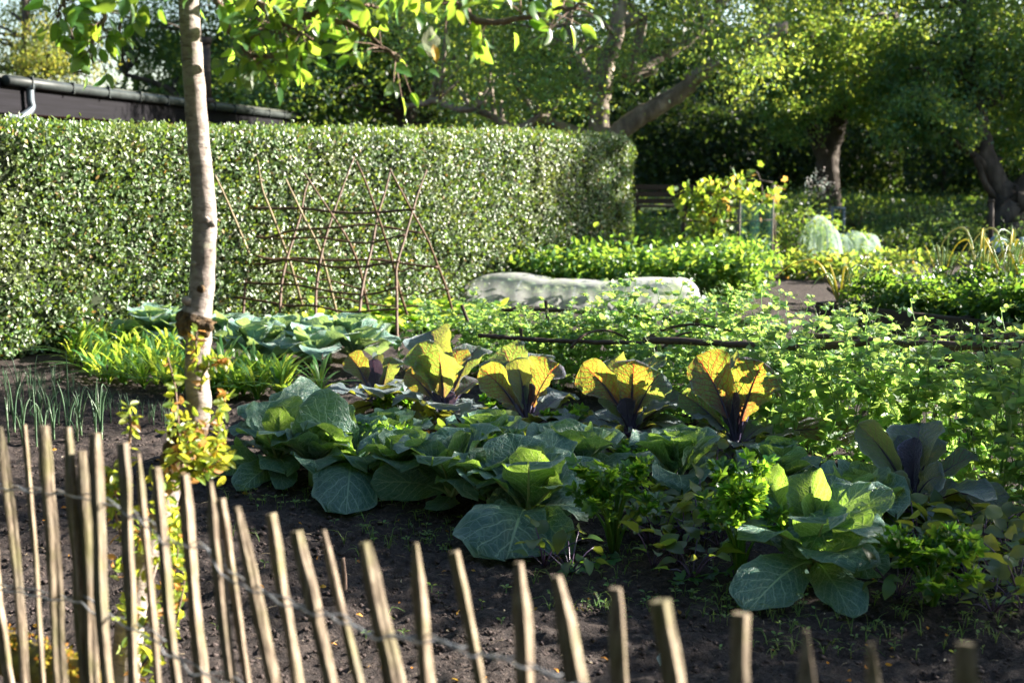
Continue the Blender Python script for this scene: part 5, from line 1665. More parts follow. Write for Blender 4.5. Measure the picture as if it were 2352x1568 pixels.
# ---- green cabbages in front
C1, C2 = 'cabbage', 'cabbage_pale'
brassica('green_cabbage', 'leftmost green cabbage with one leaf lying out to the left', 640, 1085, [
    (606, 918, .05, 137, 24, .0, .12, C1, {'cup': .55}), (566, 960, -.02, 97, 50, .04, .15, C1, {'cup': .4}), (482, 1078, -.12, 86, 5, .10, .22, C1, {'cup': .05, 'frm': (612, 1062, -.02), 'lab': 'leaf lying out to the left'}), (552, 1124, 'g', 72, 5, .10, .2, C1, {'cup': .0}), (643, 935, -.10, 74, -20, .0, .15, C2, {'cup': .5, 'ruf': .09}),
    (752, 892, .45, 153, -10, .0, .2, C1, {'cup': .35}), (690, 900, .40, 111, 10, .0, .2, C1, {'cup': .3}), (676, 960, .1, 81, -40, .0, .15, C1), (650, 1120, 'g', 60, -10, .1, .2, C1)], 'cabbage_rib', GG)
brassica('green_cabbage', 'green cabbage with a broad veined leaf facing the camera, second from left', 812, 1098, [
    (690, 938, -.14, 146, 8, .02, .10, C1, {'cup': -.12, 'curl': .1, 'lab': 'broad blue green leaf with pale veins'}), (772, 928, .10, 70, -15, .0, .2, C1), (778, 1010, -.10, 67, -22, .0, .1, C2, {'cup': .5}), (795, 1178, 'g', 142, 4, .24, .10, C1, {'cup': -.12, 'lab': 'drooping lower leaf'}), (832, 985, .12, 74, -10, .0, .15, C1),
    (850, 1010, .2, 81, -35, .0, .15, C1), (745, 1040, -.05, 70, 30, .02, .15, C1), (880, 1080, .05, 58, -10, .12, .2, C1), (815, 1000, .05, 51, 0, 0, .1, C2, {'cup': .8})], 'cabbage_rib', GG)
brassica('green_cabbage', 'green cabbage with a pointed heart, between two celery clumps', 1036, 1148, [
    (851, 1108, -.06, 97, 4, .12, .14, C1, {'cup': .0, 'lab': 'leaf lying out to the left'}), (942, 1064, -.03, 90, 14, .12, .15, C1, {'cup': .1}), (1046, 1036, -.12, 81, -25, .0, .12, C2, {'cup': .4}), (1116, 1052, -.10, 58, -35, .06, .12, C1, {'cup': .7, 'ruf': .06}), (1004, 1194, -.22, 70, 8, .14, .1, C1, {'cup': .05}), (1018, 983, .16, 90, 5, .0, .15, C1),
    (1072, 990, .05, 63, -6, .0, .1, C2, {'cup': 1.0, 'shape': (.8, 2.0), 'rolled': 1.6, 'lab': 'pale pointed heart'}), (960, 1025, -.02, 74, 18, .14, .2, C1, {'ruf': .08}), (1085, 985, .12, 63, -30, .0, .12, C1), (1055, 1000, .1, 63, 18, .0, .12, C1), (1150, 1100, .1, 58, -20, .1, .2, C1), (985, 1000, .22, 70, 25, .0, .2, C1)], 'cabbage_rib', GG)
brassica('green_cabbage', 'large green cabbage with sunlit leaf tip and a broad leaf drooping to the soil', 1214, 1200, [
    (1242, 1036, -.08, 137, -26, .0, .06, C2, {'cup': .3, 'curl': .04, 'lab': 'pale upright leaf with a sunlit tip'}), (1166, 988, .16, 148, 16, .0, .12, C1, {'cup': .2}), (1166, 1286, 'g', 251, 2, .26, .05, C1, {'cup': -.15, 'ruf': .05, 'curl': .12, 'nu': 20, 'nv': 22, 'lab': 'broad leaf drooping down to the soil'}), (1402, 1080, .12, 121, -12, .06, .14, C1, {'cup': .1}), (1308, 1030, .2, 111, -20, .0, .12, C1),
    (1192, 1060, -.05, 35, 30, .0, .06, C2, {'cup': .9}), (1290, 990, .35, 104, -5, .0, .18, C1), (1310, 1270, 'g', 81, -10, .12, .2, C1), (1120, 1170, .02, 81, 18, .10, .12, C1), (1345, 1150, .05, 70, -20, .1, .12, C1), (1215, 1020, .1, 70, 5, .0, .1, C2, {'cup': .8})], 'cabbage_rib', GG)
brassica('green_cabbage', 'bright sunlit green cabbage at the right front corner of the bed', 1868, 1318, [
    (1748, 1082, .10, 135, -30, .0, .34, C2, {'cup': .15, 'curl': .1, 'frm': (1800, 1220, .05), 'lab': 'bright yellow green lit leaf'}), (1858, 1076, .12, 111, -30, .0, .18, C2, {'cup': .5}), (1916, 1086, .16, 88, -18, .0, .2, C1, {'cup': .4}), (2050, 1118, .02, 107, -30, .02, .2, C1, {'cup': .5, 'ruf': .07}), (1900, 1262, -.18, 197, 2, .30, .12, C1, {'cup': .05, 'frm': (1862, 1180, .02), 'lab': 'broad blue green leaf facing the camera'}),
    (2012, 1268, -.02, 84, -25, .14, .15, C2, {'cup': .2, 'frm': (1890, 1180, .05)}), (2046, 1302, -.10, 97, -6, .22, .16, C1, {'cup': -.1}), (1718, 1402, 'g', 142, 8, .16, .22, C1, {'cup': -.05, 'lab': 'lower leaf lying to the left on the soil'}), (1956, 1414, 'g', 97, -10, .14, .12, C1, {'cup': -.1}), (1980, 1110, .15, 104, -10, .0, .2, C1, {'cup': .4}), (1815, 1110, .22, 93, 5, .0, .2, C2), (1800, 1240, -.06, 81, 30, .05, .15, C1, {'cup': .3}), (1880, 1130, .06, 70, 0, .0, .1, C2, {'cup': .9})], 'cabbage_rib', GG)


# ---- the blue green cabbages before the trellis
def mk_cabbage_round(n, R, mats, bm='cabbage_back'):
    def f(root):
        MB().tube([A(0, 0, -.03), A(0, 0, .08)], .025, 8).build('stalk', M['cabbage_rib'], root, (0, 0, 0))
        for k in range(n):
            az = k * 2.4 + rng.normal() * .2; s = k / (n - 1)
            el = math.radians((2 + 34 * s / .35 if s < .35 else 36 + 44 * (s - .35) / .65) + rng.normal() * 7)
            L = R * (1.05 - .35 * s)
            d = A(math.cos(az) * math.cos(el), math.sin(az) * math.cos(el), math.sin(el))
            nh = A(-math.cos(az) * math.sin(el), -math.sin(az) * math.sin(el), math.cos(el))
            mb = MB()
            blade(mb, A(0, 0, .06 + .04 * s), d * L + A(0, 0, .09), L * .85, nh=nh, bend=.26 * (1 - s) ** 2 + .02, s0=.12, cup=.3 + .4 * s, ruf=.05, curl=.2 * (1 - s), seed=int(rng.integers(1, 9000)), nu=10, nv=12, rr=.009)
            mb.build('leaf', [M[bm], M['cabbage_rib']], root, (0, 0, 0))
    return f


spots = [(G(360, 810), 'sunlit blue green cabbage at the hedge end of the back row'), (G(428, 812), 'blue green cabbage right behind the slim apple trunk'), (G(532, 812), 'blue green cabbage just right of the slim trunk'), (G(585, 836), 'blue green cabbage with drooping outer leaves'), (G(648, 822), 'widest blue green cabbage in the middle of the back row'), (G(720, 850), 'crinkled blue green cabbage low at the front of the back row'),
         (G(755, 826), 'blue green cabbage second from the right of the back row'), (G(815, 834), 'blue green cabbage at the right end of the back row')]
plants('blue_cabbage', 'blue green cabbage of the back row', 'cabbage', 'blue green cabbages before the trellis', spots, [mk_cabbage_round(13, .36, None), mk_cabbage_round(14, .38, None), mk_cabbage_round(12, .35, None)], .9, 1.1)


for px, py, R, lab in [(708, 1045, .34, 'green cabbage half hidden behind the two leftmost green cabbages'), (905, 1070, .30, 'green cabbage half hidden behind the bushy celery'), (1120, 1085, .33, 'green cabbage behind the pointed one, under the red cabbages'), (1320, 1125, .36, 'green cabbage half hidden right of the large drooping one'), (1555, 1135, .34, 'green cabbage in the shade between the two tall celeries'), (1970, 1225, .28, 'small green cabbage behind the sunlit one'),
                       (930, 1130, .30, 'low green cabbage in front of the bushy celery'), (1130, 1175, .28, 'low green cabbage between the pointed and the large drooping one'), (720, 1105, .28, 'low green cabbage between the two leftmost green cabbages'), (1790, 1160, .28, 'green cabbage right behind the sunlit one')]:
    b = G(px, py); b[2] = gz(b[0], b[1])
    mk_cabbage_round(12, R, None, 'cabbage')(thing('green_cabbage', lab, 'cabbage', b, GG))


# ------------------------------------------------------------------ celery
def mk_celery(h, r, stems, size=.05, curly=False):
    def f(root):
        st = MB(); lf = MB()
        for k in range(stems):
            az = k * 2.4 + rng.uniform(0, 1)
            rr = r * rng.uniform(.25, 1.0); hh = h * rng.uniform(.7, 1.0)
            if k > stems * .7: hh *= .6; rr = r * 1.1
            d = A(math.cos(az), math.sin(az), 0)
            pth = smooth_path([d * .012, d * rr * .30 + A(0, 0, hh * .5), d * rr * .75 + A(0, 0, hh * .88), d * rr + A(0, 0, hh)], 14)
            st.tube(pth, [.0075, .006, .0035, .002], 6)
            for q in (7, 9, 11, 13):
                p = pth[q]
                sd = np.cross(d, A(0, 0, 1))
                for sg in (-1, 1):
                    if q == 13 and sg > 0: continue
                    br = norm(sd * sg * .9 + d * .5 + A(0, 0, .5 + .3 * rng.normal())) if q < 13 else norm(d + A(0, 0, .7))
                    e = p + br * .035
                    st.tube([p, e], [.0025, .0015], 4, cap=False)
                    for z in range(3):
                        a_ = (z - 1) * .8
                        dd = norm(br * math.cos(a_) + np.cross(br, A(0, 0, 1)) * math.sin(a_) + rng.normal(size=3) * .18)
                        lf.cloud(T_CEL, e[None], dd[None], norm(A(0, 0, .75) - br * .3 + d * .3 + rng.normal(size=3) * .35)[None], size * rng.uniform(.75, 1.2))
        st.build('leaf_stalk', M['celery_stem'], root, (0, 0, 0)); lf.build('foliage', M['celery'], root, (0, 0, 0))
    return f


CEL = [(892, 1085, .29, .11, 12, 'bushy celery with sunlit tips between the second and third green cabbages'), (1128, 1130, .30, .09, 11, 'dark celery clump right of the pointed cabbage'), (1410, 1255, .40, .14, 15, 'tall celery with bare green stalks in the middle front'), (1698, 1320, .44, .12, 15, 'tall celery with bright tips left of the sunlit cabbage'),
       (2138, 1395, .26, .15, 13, 'low celery in the shade right of the sunlit cabbage'), (722, 985, .19, .07, 7, 'small celery tuft behind the leftmost green cabbage'), (905, 960, .13, .08, 7, 'small celery in the shade behind the leftmost red cabbage'), (1150, 965, .20, .10, 9, 'small sunlit celery between second and third red cabbage'), (1300, 1010, .18, .10, 8, 'small celery between third and fourth red cabbage'), (1460, 1075, .13, .06, 7, 'celery top under the fourth red cabbage')]
for x, y, h, r, s, lab in CEL:
    b = G(x, y); b[2] = gz(b[0], b[1])
    mk_celery(h, r, s)(thing('celery_plant', lab, 'celery', b, 'celery plants among the cabbages'))


# celery leaf fallen on the soil and other loose leaves
def fallen(name, lab, cat, px, py, tplm, mat, size, n, stalk=True, spread=.05):
    b = G(px, py); b[2] = gz(b[0], b[1])
    root = thing(name, lab, cat, b)
    d = norm(A(.8, .5, 0))
    if stalk:
        MB().tube(smooth_path([b + A(0, 0, .012) + d * .14, b + A(0, 0, .022), b - d * .14 + A(0, 0, .012)], 8), [.003, .002], 5).build('leaf_stalk', M['celery_stem'], root)
    k = np.linspace(-1, 1, n)
    pos = b + d * (k * .13)[:, None] + A(0, 0, .022) if stalk else b + rng.normal(size=(n, 3)) * A(spread, spread, .012) + A(0, 0, .018)
    sd = A(-d[1], d[0], .1) * np.where(np.arange(n) % 2, 1, -1)[:, None]
    MB().cloud(tplm, pos, nrows(sd - d * .5 + rng.normal(size=(n, 3)) * .2), nrows(A(0, -.2, 1) + rng.normal(size=(n, 3)) * .35), size).build('leaf', M[mat], root)


fallen('celery_leaf', 'broken celery leaf lying on the soil below the middle celery', 'leaf', 1362, 1298, T_CEL, 'celery', .055, 8)
fallen('celery_leaf', 'celery leaf lying on the soil left of the bright tipped celery', 'leaf', 1610, 1330, T_CEL, 'celery', .05, 7)
fallen('wilted_leaf', 'orange wilted leaf under the second red cabbage', 'leaf', 985, 1002, T_BEET, 'deadleaf', .10, 5, False, .04)
fallen('wilted_leaf', 'orange wilted leaf scrap left of the middle celery', 'leaf', 1345, 1062, T_BEET, 'deadleaf', .07, 4, False, .03)
fallen('wilted_leaf', 'small orange leaf under the fourth red cabbage', 'leaf', 1512, 1062, T_BEET, 'deadleaf', .07, 3, False, .03)
fallen('dry_leaf', 'dry curled brown leaf on the bare soil', 'leaf', 1330, 1382, T_BEET, 'deadleaf', .05, 1, False, .001)
fallen('wilted_leaf', 'yellow wilted leaf under the sunlit cabbage', 'leaf', 1830, 1330, T_BEET, 'deadleaf', .08, 3, False, .02)


# ------------------------------------------------------------------ beet rows
def mk_beet(n, size):
    def f(root):
        st = MB(); lf = MB()
        for k in range(n):
            az = k * 2.4; L = rng.uniform(.08, .20); el = rng.uniform(.5, 1.25)
            d = A(math.cos(az) * math.cos(el), math.sin(az) * math.cos(el), math.sin(el))
            pth = smooth_path([A(0, 0, 0), d * L * .6 + A(0, 0, .015), d * L], 6)
            st.tube(pth, [.003, .002], 5)
            h = norm(d * A(1, 1, .1) + A(0, 0, .15) + rng.normal(size=3) * .3)
            lf.cloud(T_BEET, pth[-1:], h[None], norm(A(0, 0, 1) + rng.normal(size=3) * .4)[None], size * rng.uniform(.7, 1.25), smooth=True, wide=1.15)
        st.build('leaf_stalk', M['red_rib'], root, (0, 0, 0)); lf.build('foliage', M['beet'], root, (0, 0, 0))
    return f


spots = []
for x in np.arange(1490, 1650, 26):
    for y in (1172, 1205, 1238):
        spots.append((G(x + rng.normal() * 8, y + rng.normal() * 6), 'yellowing beet plant between the two tall celeries'))
for x in np.arange(2075, 2330, 30):
    for y in (1235, 1270, 1302):
        spots.append((G(x + rng.normal() * 8, y + rng.normal() * 6), 'beet plant at the right end of the bed below the dark blue cabbage'))
for x, y in [(2230, 1345), (2290, 1360), (2340, 1340), (2200, 1390), (2280, 1410), (2345, 1400), (2060, 1380), (1560, 1290), (1590, 1330), (1250, 1290), (1310, 1310), (1500, 1300)]:
    spots.append((G(x, y), 'low beet plant at the bare front edge of the bed'))
for x in np.arange(930, 1800, 42):
    spots.append((G(x + rng.normal() * 10, np.interp(x, [930, 1800], [1010, 1110]) + rng.normal() * 8), 'beet plant half hidden under the red cabbages'))
plants('beet_plant', 'beet plant', 'beet', 'beet plants among the cabbages', spots, [mk_beet(9, .085), mk_beet(8, .095), mk_beet(10, .08), mk_beet(7, .09)], .8, 1.2)


# ------------------------------------------------------------------ salsify rows and onions on the left
def mk_salsify(n, h):
    def f(root):
        lf = MB()
        for k in range(n):
            az = rng.uniform(0, 6.28); out = h * rng.uniform(.15, .9); hh = h * rng.uniform(.6, 1.0)
            if k % 4 == 0: out = h * 1.15; hh = h * .45
            d = A(math.cos(az), math.sin(az), 0)
            q = np.linspace(0, 1, 8)
            c = d * (out * q ** 1.6)[:, None] + A(0, 0, 1) * (hh * np.sin(q * (1.75 if k % 4 == 0 else 1.45)))[:, None]
            T = nrows(np.gradient(c, axis=0)); sd = np.cross(d, A(0, 0, 1))
            N = nrows(np.cross(T, sd))
            w = .0125 * np.sin(np.pi * (q * .93 + .05)) ** .6
            a_ = c + sd * w[:, None] + N * (w * .25)[:, None]; b_ = c - sd * w[:, None] + N * (w * .25)[:, None]
            v = np.stack([a_, c, b_], 1).reshape(-1, 3)
            f_ = []
            for i in range(7):
                f_ += [[i * 3, i * 3 + 1, i * 3 + 4, i * 3 + 3], [i * 3 + 1, i * 3 + 2, i * 3 + 5, i * 3 + 4]]
            lf.add(v, f_)
        lf.build('foliage', M['salsify'], root, (0, 0, 0))
        MB().tube([A(0, 0, -.02), A(0, 0, .02)], .008, 6).build('crown', M['salsify'], root, (0, 0, 0))
    return f


spots = []
for (x0, y0, x1, y1, n, lab) in [(170, 806, 330, 828, 12, 'yellow green sunlit salsify tuft by the hedge'), (160, 835, 430, 866, 17, 'grassy salsify tuft in the row left of the slim trunk'), (200, 862, 440, 905, 14, 'drooping salsify tuft at the soil edge left of the slim trunk'), (480, 870, 670, 898, 13, 'grassy salsify tuft right of the slim trunk'), (490, 900, 650, 916, 10, 'drooping salsify tuft at the soil edge right of the slim trunk'), (330, 820, 440, 850, 7, 'salsify tuft under the sunlit blue green cabbage')]:
    for s in np.linspace(0, 1, n):
        spots.append((G(x0 + (x1 - x0) * s + rng.normal() * 7, y0 + (y1 - y0) * s + rng.normal() * 4), lab))
spots.append((G(735, 905), 'single salsify tuft at the right end of the row'))
plants('salsify_plant', 'salsify tuft', 'salsify', 'salsify rows by the hedge', spots, [mk_salsify(13, .25), mk_salsify(14, .28), mk_salsify(11, .23), mk_salsify(12, .26)], .85, 1.2)


def mk_leek(n, h, spread, w):
    def f(root):
        lf = MB()
        for k in range(n):
            az = k * math.pi + rng.normal() * .5; hh = h * rng.uniform(.6, 1.0); out = spread * rng.uniform(.2, 1)
            d = A(math.cos(az), math.sin(az), 0)
            pts = [A(0, 0, 0), A(0, 0, hh * .3) + d * out * .1, d * out * .45 + A(0, 0, hh * .75), d * out + A(0, 0, hh)]
            if rng.random() < .12: pts += [d * out * 2.2 + A(0, 0, hh * .75)]
            lf.tube(smooth_path(pts, 12), [w, w, w * .7, w * .15], 5)
        lf.build('foliage', M['onion'], root, (0, 0, 0))
        MB().tube([A(0, 0, -.02), A(0, 0, .05)], w * 1.2, 6).build('stem', M['onion_pale'], root, (0, 0, 0))
    return f


spots = []
for (x0, y0, x1, y1, n) in [(10, 900, 150, 935, 6), (0, 945, 190, 975, 8), (20, 985, 250, 1008, 8), (100, 1008, 300, 985, 6), (-40, 1010, 90, 1022, 5)]:
    for s in np.linspace(0, 1, n):
        spots.append((G(x0 + (x1 - x0) * s + rng.normal() * 9, y0 + (y1 - y0) * s + rng.normal() * 5), 'thin blue green leek standing in the dark soil behind the left pickets'))
plants('leek_plant', 'thin leek', 'leek', 'thin leeks in the dark soil', spots, [mk_leek(4, .30, .09, .0045), mk_leek(5, .27, .11, .004), mk_leek(3, .34, .07, .005)], .75, 1.15)
spots = []
for (x0, y0, x1, y1, n) in [(20, 885, 140, 880, 10), (160, 905, 270, 935, 9), (210, 935, 400, 975, 15), (260, 960, 410, 990, 9), (0, 915, 120, 915, 7)]:
    for s in np.linspace(0, 1, n):
        spots.append((G(x0 + (x1 - x0) * s + rng.normal() * 5, y0 + (y1 - y0) * s + rng.normal() * 3), 'tiny hair thin onion seedling in a row left of the slim trunk'))
plants('onion_seedling', 'tiny onion seedling', 'seedling', 'rows of tiny onion seedlings', spots, [mk_leek(5, .12, .04, .0018), mk_leek(4, .14, .03, .0018), mk_leek(6, .11, .05, .0016)], .8, 1.3)


# ------------------------------------------------------------------ weeds and seedlings: nobody could count them
def weeds():
    m = MB()
    reg = [(500, 850, 1105, 1165, 260), (820, 1200, 1150, 1260, 330), (1200, 1700, 1240, 1420, 420), (1650, 2352, 1350, 1500, 520), (2050, 2352, 1290, 1400, 300), (930, 1650, 1000, 1110, 350), (1900, 2352, 1120, 1300, 420), (300, 1300, 1180, 1500, 90), (1080, 1900, 1100, 1250, 300)]
    for x0, x1, y0, y1, n in reg:
        for _ in range(int(n * .3)):
            b = G(rng.uniform(x0, x1), rng.uniform(y0, y1)); b[2] = gz(b[0], b[1])
            if rng.random() < .6:
                k = int(rng.integers(2, 5)); h = rng.uniform(.01, .035)
                az = rng.uniform(0, 6) + np.arange(k) * 6.28 / k
                d = np.stack([np.cos(az), np.sin(az), np.full(k, .5)], 1)
                m.cloud(T_POT, b + A(0, 0, h) + d * .004, d, nrows(A(0, 0, 1) + .3 * rng.normal(size=(k, 3))), rng.uniform(.010, .026), wide=.8)
                m.tube([b, b + A(0, 0, h)], .0011, 3, cap=False)
            else:
                k = int(rng.integers(2, 6)); az = rng.uniform(0, 6, k)
                for a in az:
                    L = rng.uniform(.02, .08); d = A(math.cos(a), math.sin(a), 0)
                    m.tube(smooth_path([b, b + d * L * .3 + A(0, 0, L * .7), b + d * L + A(0, 0, L * rng.uniform(.3, .9))], 5), [.0016, .0003], 3, cap=False)
    tag(m.build('weed_seedlings', M['weed']), 'tiny weeds and grass seedlings scattered over the soil round the cabbages', 'weeds', kind='stuff')


weeds()


def litter():
    m = MB()
    for _ in range(420):
        b = G(rng.uniform(-50, 2400), 1568 - 560 * rng.random()); b[2] = gz(b[0], b[1]) + .012
        a = rng.uniform(0, 6.28); d = A(math.cos(a), math.sin(a), .1 * rng.normal())
        L = rng.uniform(.012, .06)
        if rng.random() < .6:
            m.tube(smooth_path([b - d * L / 2, b + A(0, 0, .004), b + d * L / 2], 4), [.0012, .0006], 4, mi=0)
        else:
            m.cloud(T_BEET, b[None], d[None], norm(A(0, 0, 1) + .5 * rng.normal(size=3))[None], rng.uniform(.012, .03), mi=1)
    tag(m.build('soil_litter', [M['cane_pale'], M['deadleaf']]), 'bits of straw and dead leaf lying on the soil', 'litter', kind='stuff')


litter()


def bright_leaf_tip():
    p = P(862, 818, 8.1)  # white wing shapes stand for a leaf tip bright with sun
    root = thing('bright_leaf_tip', 'white winged stand-in for a sunlit leaf tip above the leftmost red cabbage', 'bright_leaf_tip', p - A(0, 0, .03))
    w = A([0, 0, 0], [.012, 0, .028], [.004, 0, .046], [-.012, 0, .044], [-.018, 0, .022], [-.010, 0, .004])
    for s in (-1, 1):
        v = w * 1.15; v = v + A(0, 1, 0) * (s * (.001 + .12 * v[:, 2:3]))
        MB().add(p - A(0, 0, .026) + v, t=[[0, i, i + 1] for i in range(1, 5)]).build('wing', M['flower'], root)
    MB().tube(smooth_path([p + A(-.010, 0, -.026), p + A(0, 0, -.023), p + A(.013, 0, -.020)], 8), [.0012, .0022, .0018, .001], 6).build('body', M['board'], root)


bright_leaf_tip()
b = G(790, 1352); b[2] = gz(b[0], b[1])
mm = MB().tube(smooth_path([b + A(0, 0, -.03), b + A(.003, 0, .06), P(787, 1280, depth(b))], 8), [.010, .009, .008], 8, prof=lambda i, a: 1 + .1 * np.sin(3 * a + i))
tag(mm.build('stub_stick', M['bark_twig'], None, tuple(b)), 'short brown stick stuck in the bare soil behind the pickets', 'stick')
b = G(1516, 1512); b[2] = gz(b[0], b[1]) + .008
m = MB(); v = A([0, 0, 0], [.02, .004, .02], [.03, -.004, .055], [.008, .004, .062], [-.012, -.003, .03])
m.add(b + v, t=[[0, 1, 2], [0, 2, 3], [0, 3, 4]])
tag(m.build('white_scrap', M['flower'], None, tuple(b)), 'small white torn scrap on the soil behind the pickets', 'scrap')
# ------------------------------------------------------------------ picket fence
def fdep(px):
    return 1.0 / (1 / 2.95 + px / 2220.0 * (1 / 1.62 - 1 / 2.95))


PICK = [(-60, 1010, -20, 30), (-28, 1150, 20, 28), (4, 979, 56, 27), (56, 975, 98, 17), (100, 977, 142, 36), (158, 981, 200, 29), (194, 1035, 216, 34), (219, 995, 250, 32), (284, 1017, 308, 28), (318, 1041, 364, 22), (352, 1073, 408, 27), (424, 1089, 468, 38),
        (484, 1105, 536, 30), (507, 1145, 572, 25), (538, 1163, 628, 33), (616, 1179, 686, 37), (688, 1219, 756, 35), (738, 1217, 828, 24), (842, 1245, 898, 50), (962, 1246, 986, 46), (1052, 1266, 1110, 36), (1182, 1290, 1206, 46), (1273, 1322, 1330, 50), (1407, 1350, 1420, 52), (1524, 1378, 1556, 56),
        (1704, 1408, 1706, 50), (1858, 1448, 1862, 50), (2008, 1476, 2012, 46), (2216, 1478, 2222, 70), (2390, 1500, 2400, 60)]
PTOP = {1: .2}


def fence():
    root = thing('paling_fence', 'rustic cleft chestnut paling fence wired together in the foreground', 'fence', P(1100, 1800, fdep(1100)) * A(1, 1, 0))
    for k, (tx, ty, bx, w) in enumerate(PICK):
        d = fdep(tx)
        off = .012 * (1 if k % 2 else -1) if k not in (5, 6, 7) else (.0, .03, -.03)[k - 5]
        t = P(tx, ty, d + off); q = P(bx, 1568, d + off)
        e = q + (q - t) * ((q[2] + .06) / max(.05, (t[2] - q[2])))
        r = w * d / FPX * .46
        n = 30
        path = smooth_path([t, t * .67 + e * .33, t * .33 + e * .67, e], n)
        ph = rng.uniform(0, 6.28, 6); sd = int(rng.choice([3, 4, 4]))
        wob = .10 * r
        wv = 2.0 * r * (fbm(np.linspace(0, 3, n) + k * 5, np.full(n, k * 1.7), 3))
        path = path + RGT * wv[:, None] + A(0, 1, 0) * (.5 * r * fbm(np.linspace(0, 3, n) + k * 9, np.full(n, 3.3 + k), 3))[:, None]
        rot = math.radians(rng.uniform(50, 105))
        tp = rng.uniform(.30, .95)
        def prof(i, a, ph=ph, sd=sd, rot=rot, tp=tp):
            # cleft wood: a rounded triangle or square with splits
            x = a - rot + .06 * math.sin(i * .35 + ph[0])
            c = math.cos(math.pi / sd) / np.cos((x % (2 * math.pi / sd)) - math.pi / sd)
            s = .95 * c * 1.18 + .06 * np.sin(2 * a + ph[1] + i * .22) + .05 * np.sin(5 * a + ph[2] - i * .4)
            if i < 2: s = s * (tp if i == 0 else (tp + 1) / 2)
            return s * (1 + .06 * math.sin(i * .9 + ph[3]) + .04 * math.sin(i * 2.3 + ph[4]))
        ang = rng.uniform(-.4, .4)
        m = MB()
        m.tube(path, r, 24, prof=prof, smooth=False)
        m.build('picket', M['picket'], root)
    Z4 = lambda a: [(x * .4, 941 + y * .4) for x, y in a]
    Z3 = lambda a: [(781 + x * .336, 1042 + y * .336) for x, y in a]
    w1 = Z4([(-120, 430), (0, 440), (180, 460), (400, 480), (560, 510), (690, 560), (860, 660), (950, 750), (1050, 772), (1180, 790), (1290, 930), (1400, 990), (1480, 1030), (1660, 1110), (1830, 1160), (1975, 1205)]) + Z3([(200, 1230), (340, 1240), (500, 1265), (640, 1262), (850, 1340), (980, 1372), (1170, 1405), (1330, 1462), (1500, 1530), (1700, 1590), (2000, 1690), (2500, 1850)])
    w2 = Z4([(-120, 1010), (0, 1020), (150, 1040), (350, 1080), (480, 1090), (560, 1160), (700, 1210), (900, 1310), (970, 1390), (1050, 1440), (1130, 1500), (1300, 1545), (1500, 1640), (1800, 1740)])
    pk = np.array(sorted([(tx + bx) / 2 for tx, ty, bx, w in PICK]))
    for w in (w1, w2):
        pts = smooth_path([P(x, y, fdep(x)) for x, y in w], 420)
        px = np.interp(np.linspace(0, 1, 420), np.linspace(0, 1, len(w)), [p[0] for p in w])
        # open out round each picket, twist between
        gap = np.min(np.abs(px[:, None] - pk[None]), axis=1)
        op = np.exp(-(gap / 22) ** 2)
        tw = np.cumsum(np.where(op > .3, .05, .55))
        mb = MB()
        for s in (0, math.pi):
            o = A(0, 1, 0) * ((.0022 * np.cos(tw + s)) * (1 - op) + op * (.020 if s else -.020))[:, None] + A(0, 0, 1) * (.0022 * np.sin(tw + s) * (1 - op))[:, None]
            mb.tube(pts + o, .0019, 6)
        mb.build('twisted_wire', M['wire'], root)


fence()


def moss_beam():
    a = P(-40, 1478, 3.6); b = P(215, 1590, 3.15)
    root = thing('mossy_beam', 'old timber edging covered in yellow moss behind the left pickets', 'timber', (a + b) / 2 * A(1, 1, 0))
    ax = norm(b - a); L = np.linalg.norm(b - a)
    n = 24
    pts = a + ax * np.linspace(0, L, n)[:, None]
    MB().tube(pts, .055, 14, prof=lambda i, t: (math.cos(math.pi / 4) / np.cos((t % (math.pi / 2)) - math.pi / 4)) * 1.25 + .05 * np.sin(3 * t + i)).build('beam', M['mossbeam'], root)
    k = 1500
    u = rng.random(k); th = rng.uniform(-.9, .9, k)
    pos = a + ax * (u * L)[:, None] + A(0, 0, 1) * (.052 + .006 * rng.normal(size=k))[:, None] + np.cross(ax, A(0, 0, 1)) * (th * .05)[:, None]
    keep = fbm(u * 9, th * 2) > -.06
    MB().cloud(T_DIA, pos[keep], nrows(rdir(k)[keep] + A(0, 0, .6)), rdir(k)[keep], .014).build('moss', M['moss'], root)


moss_beam()


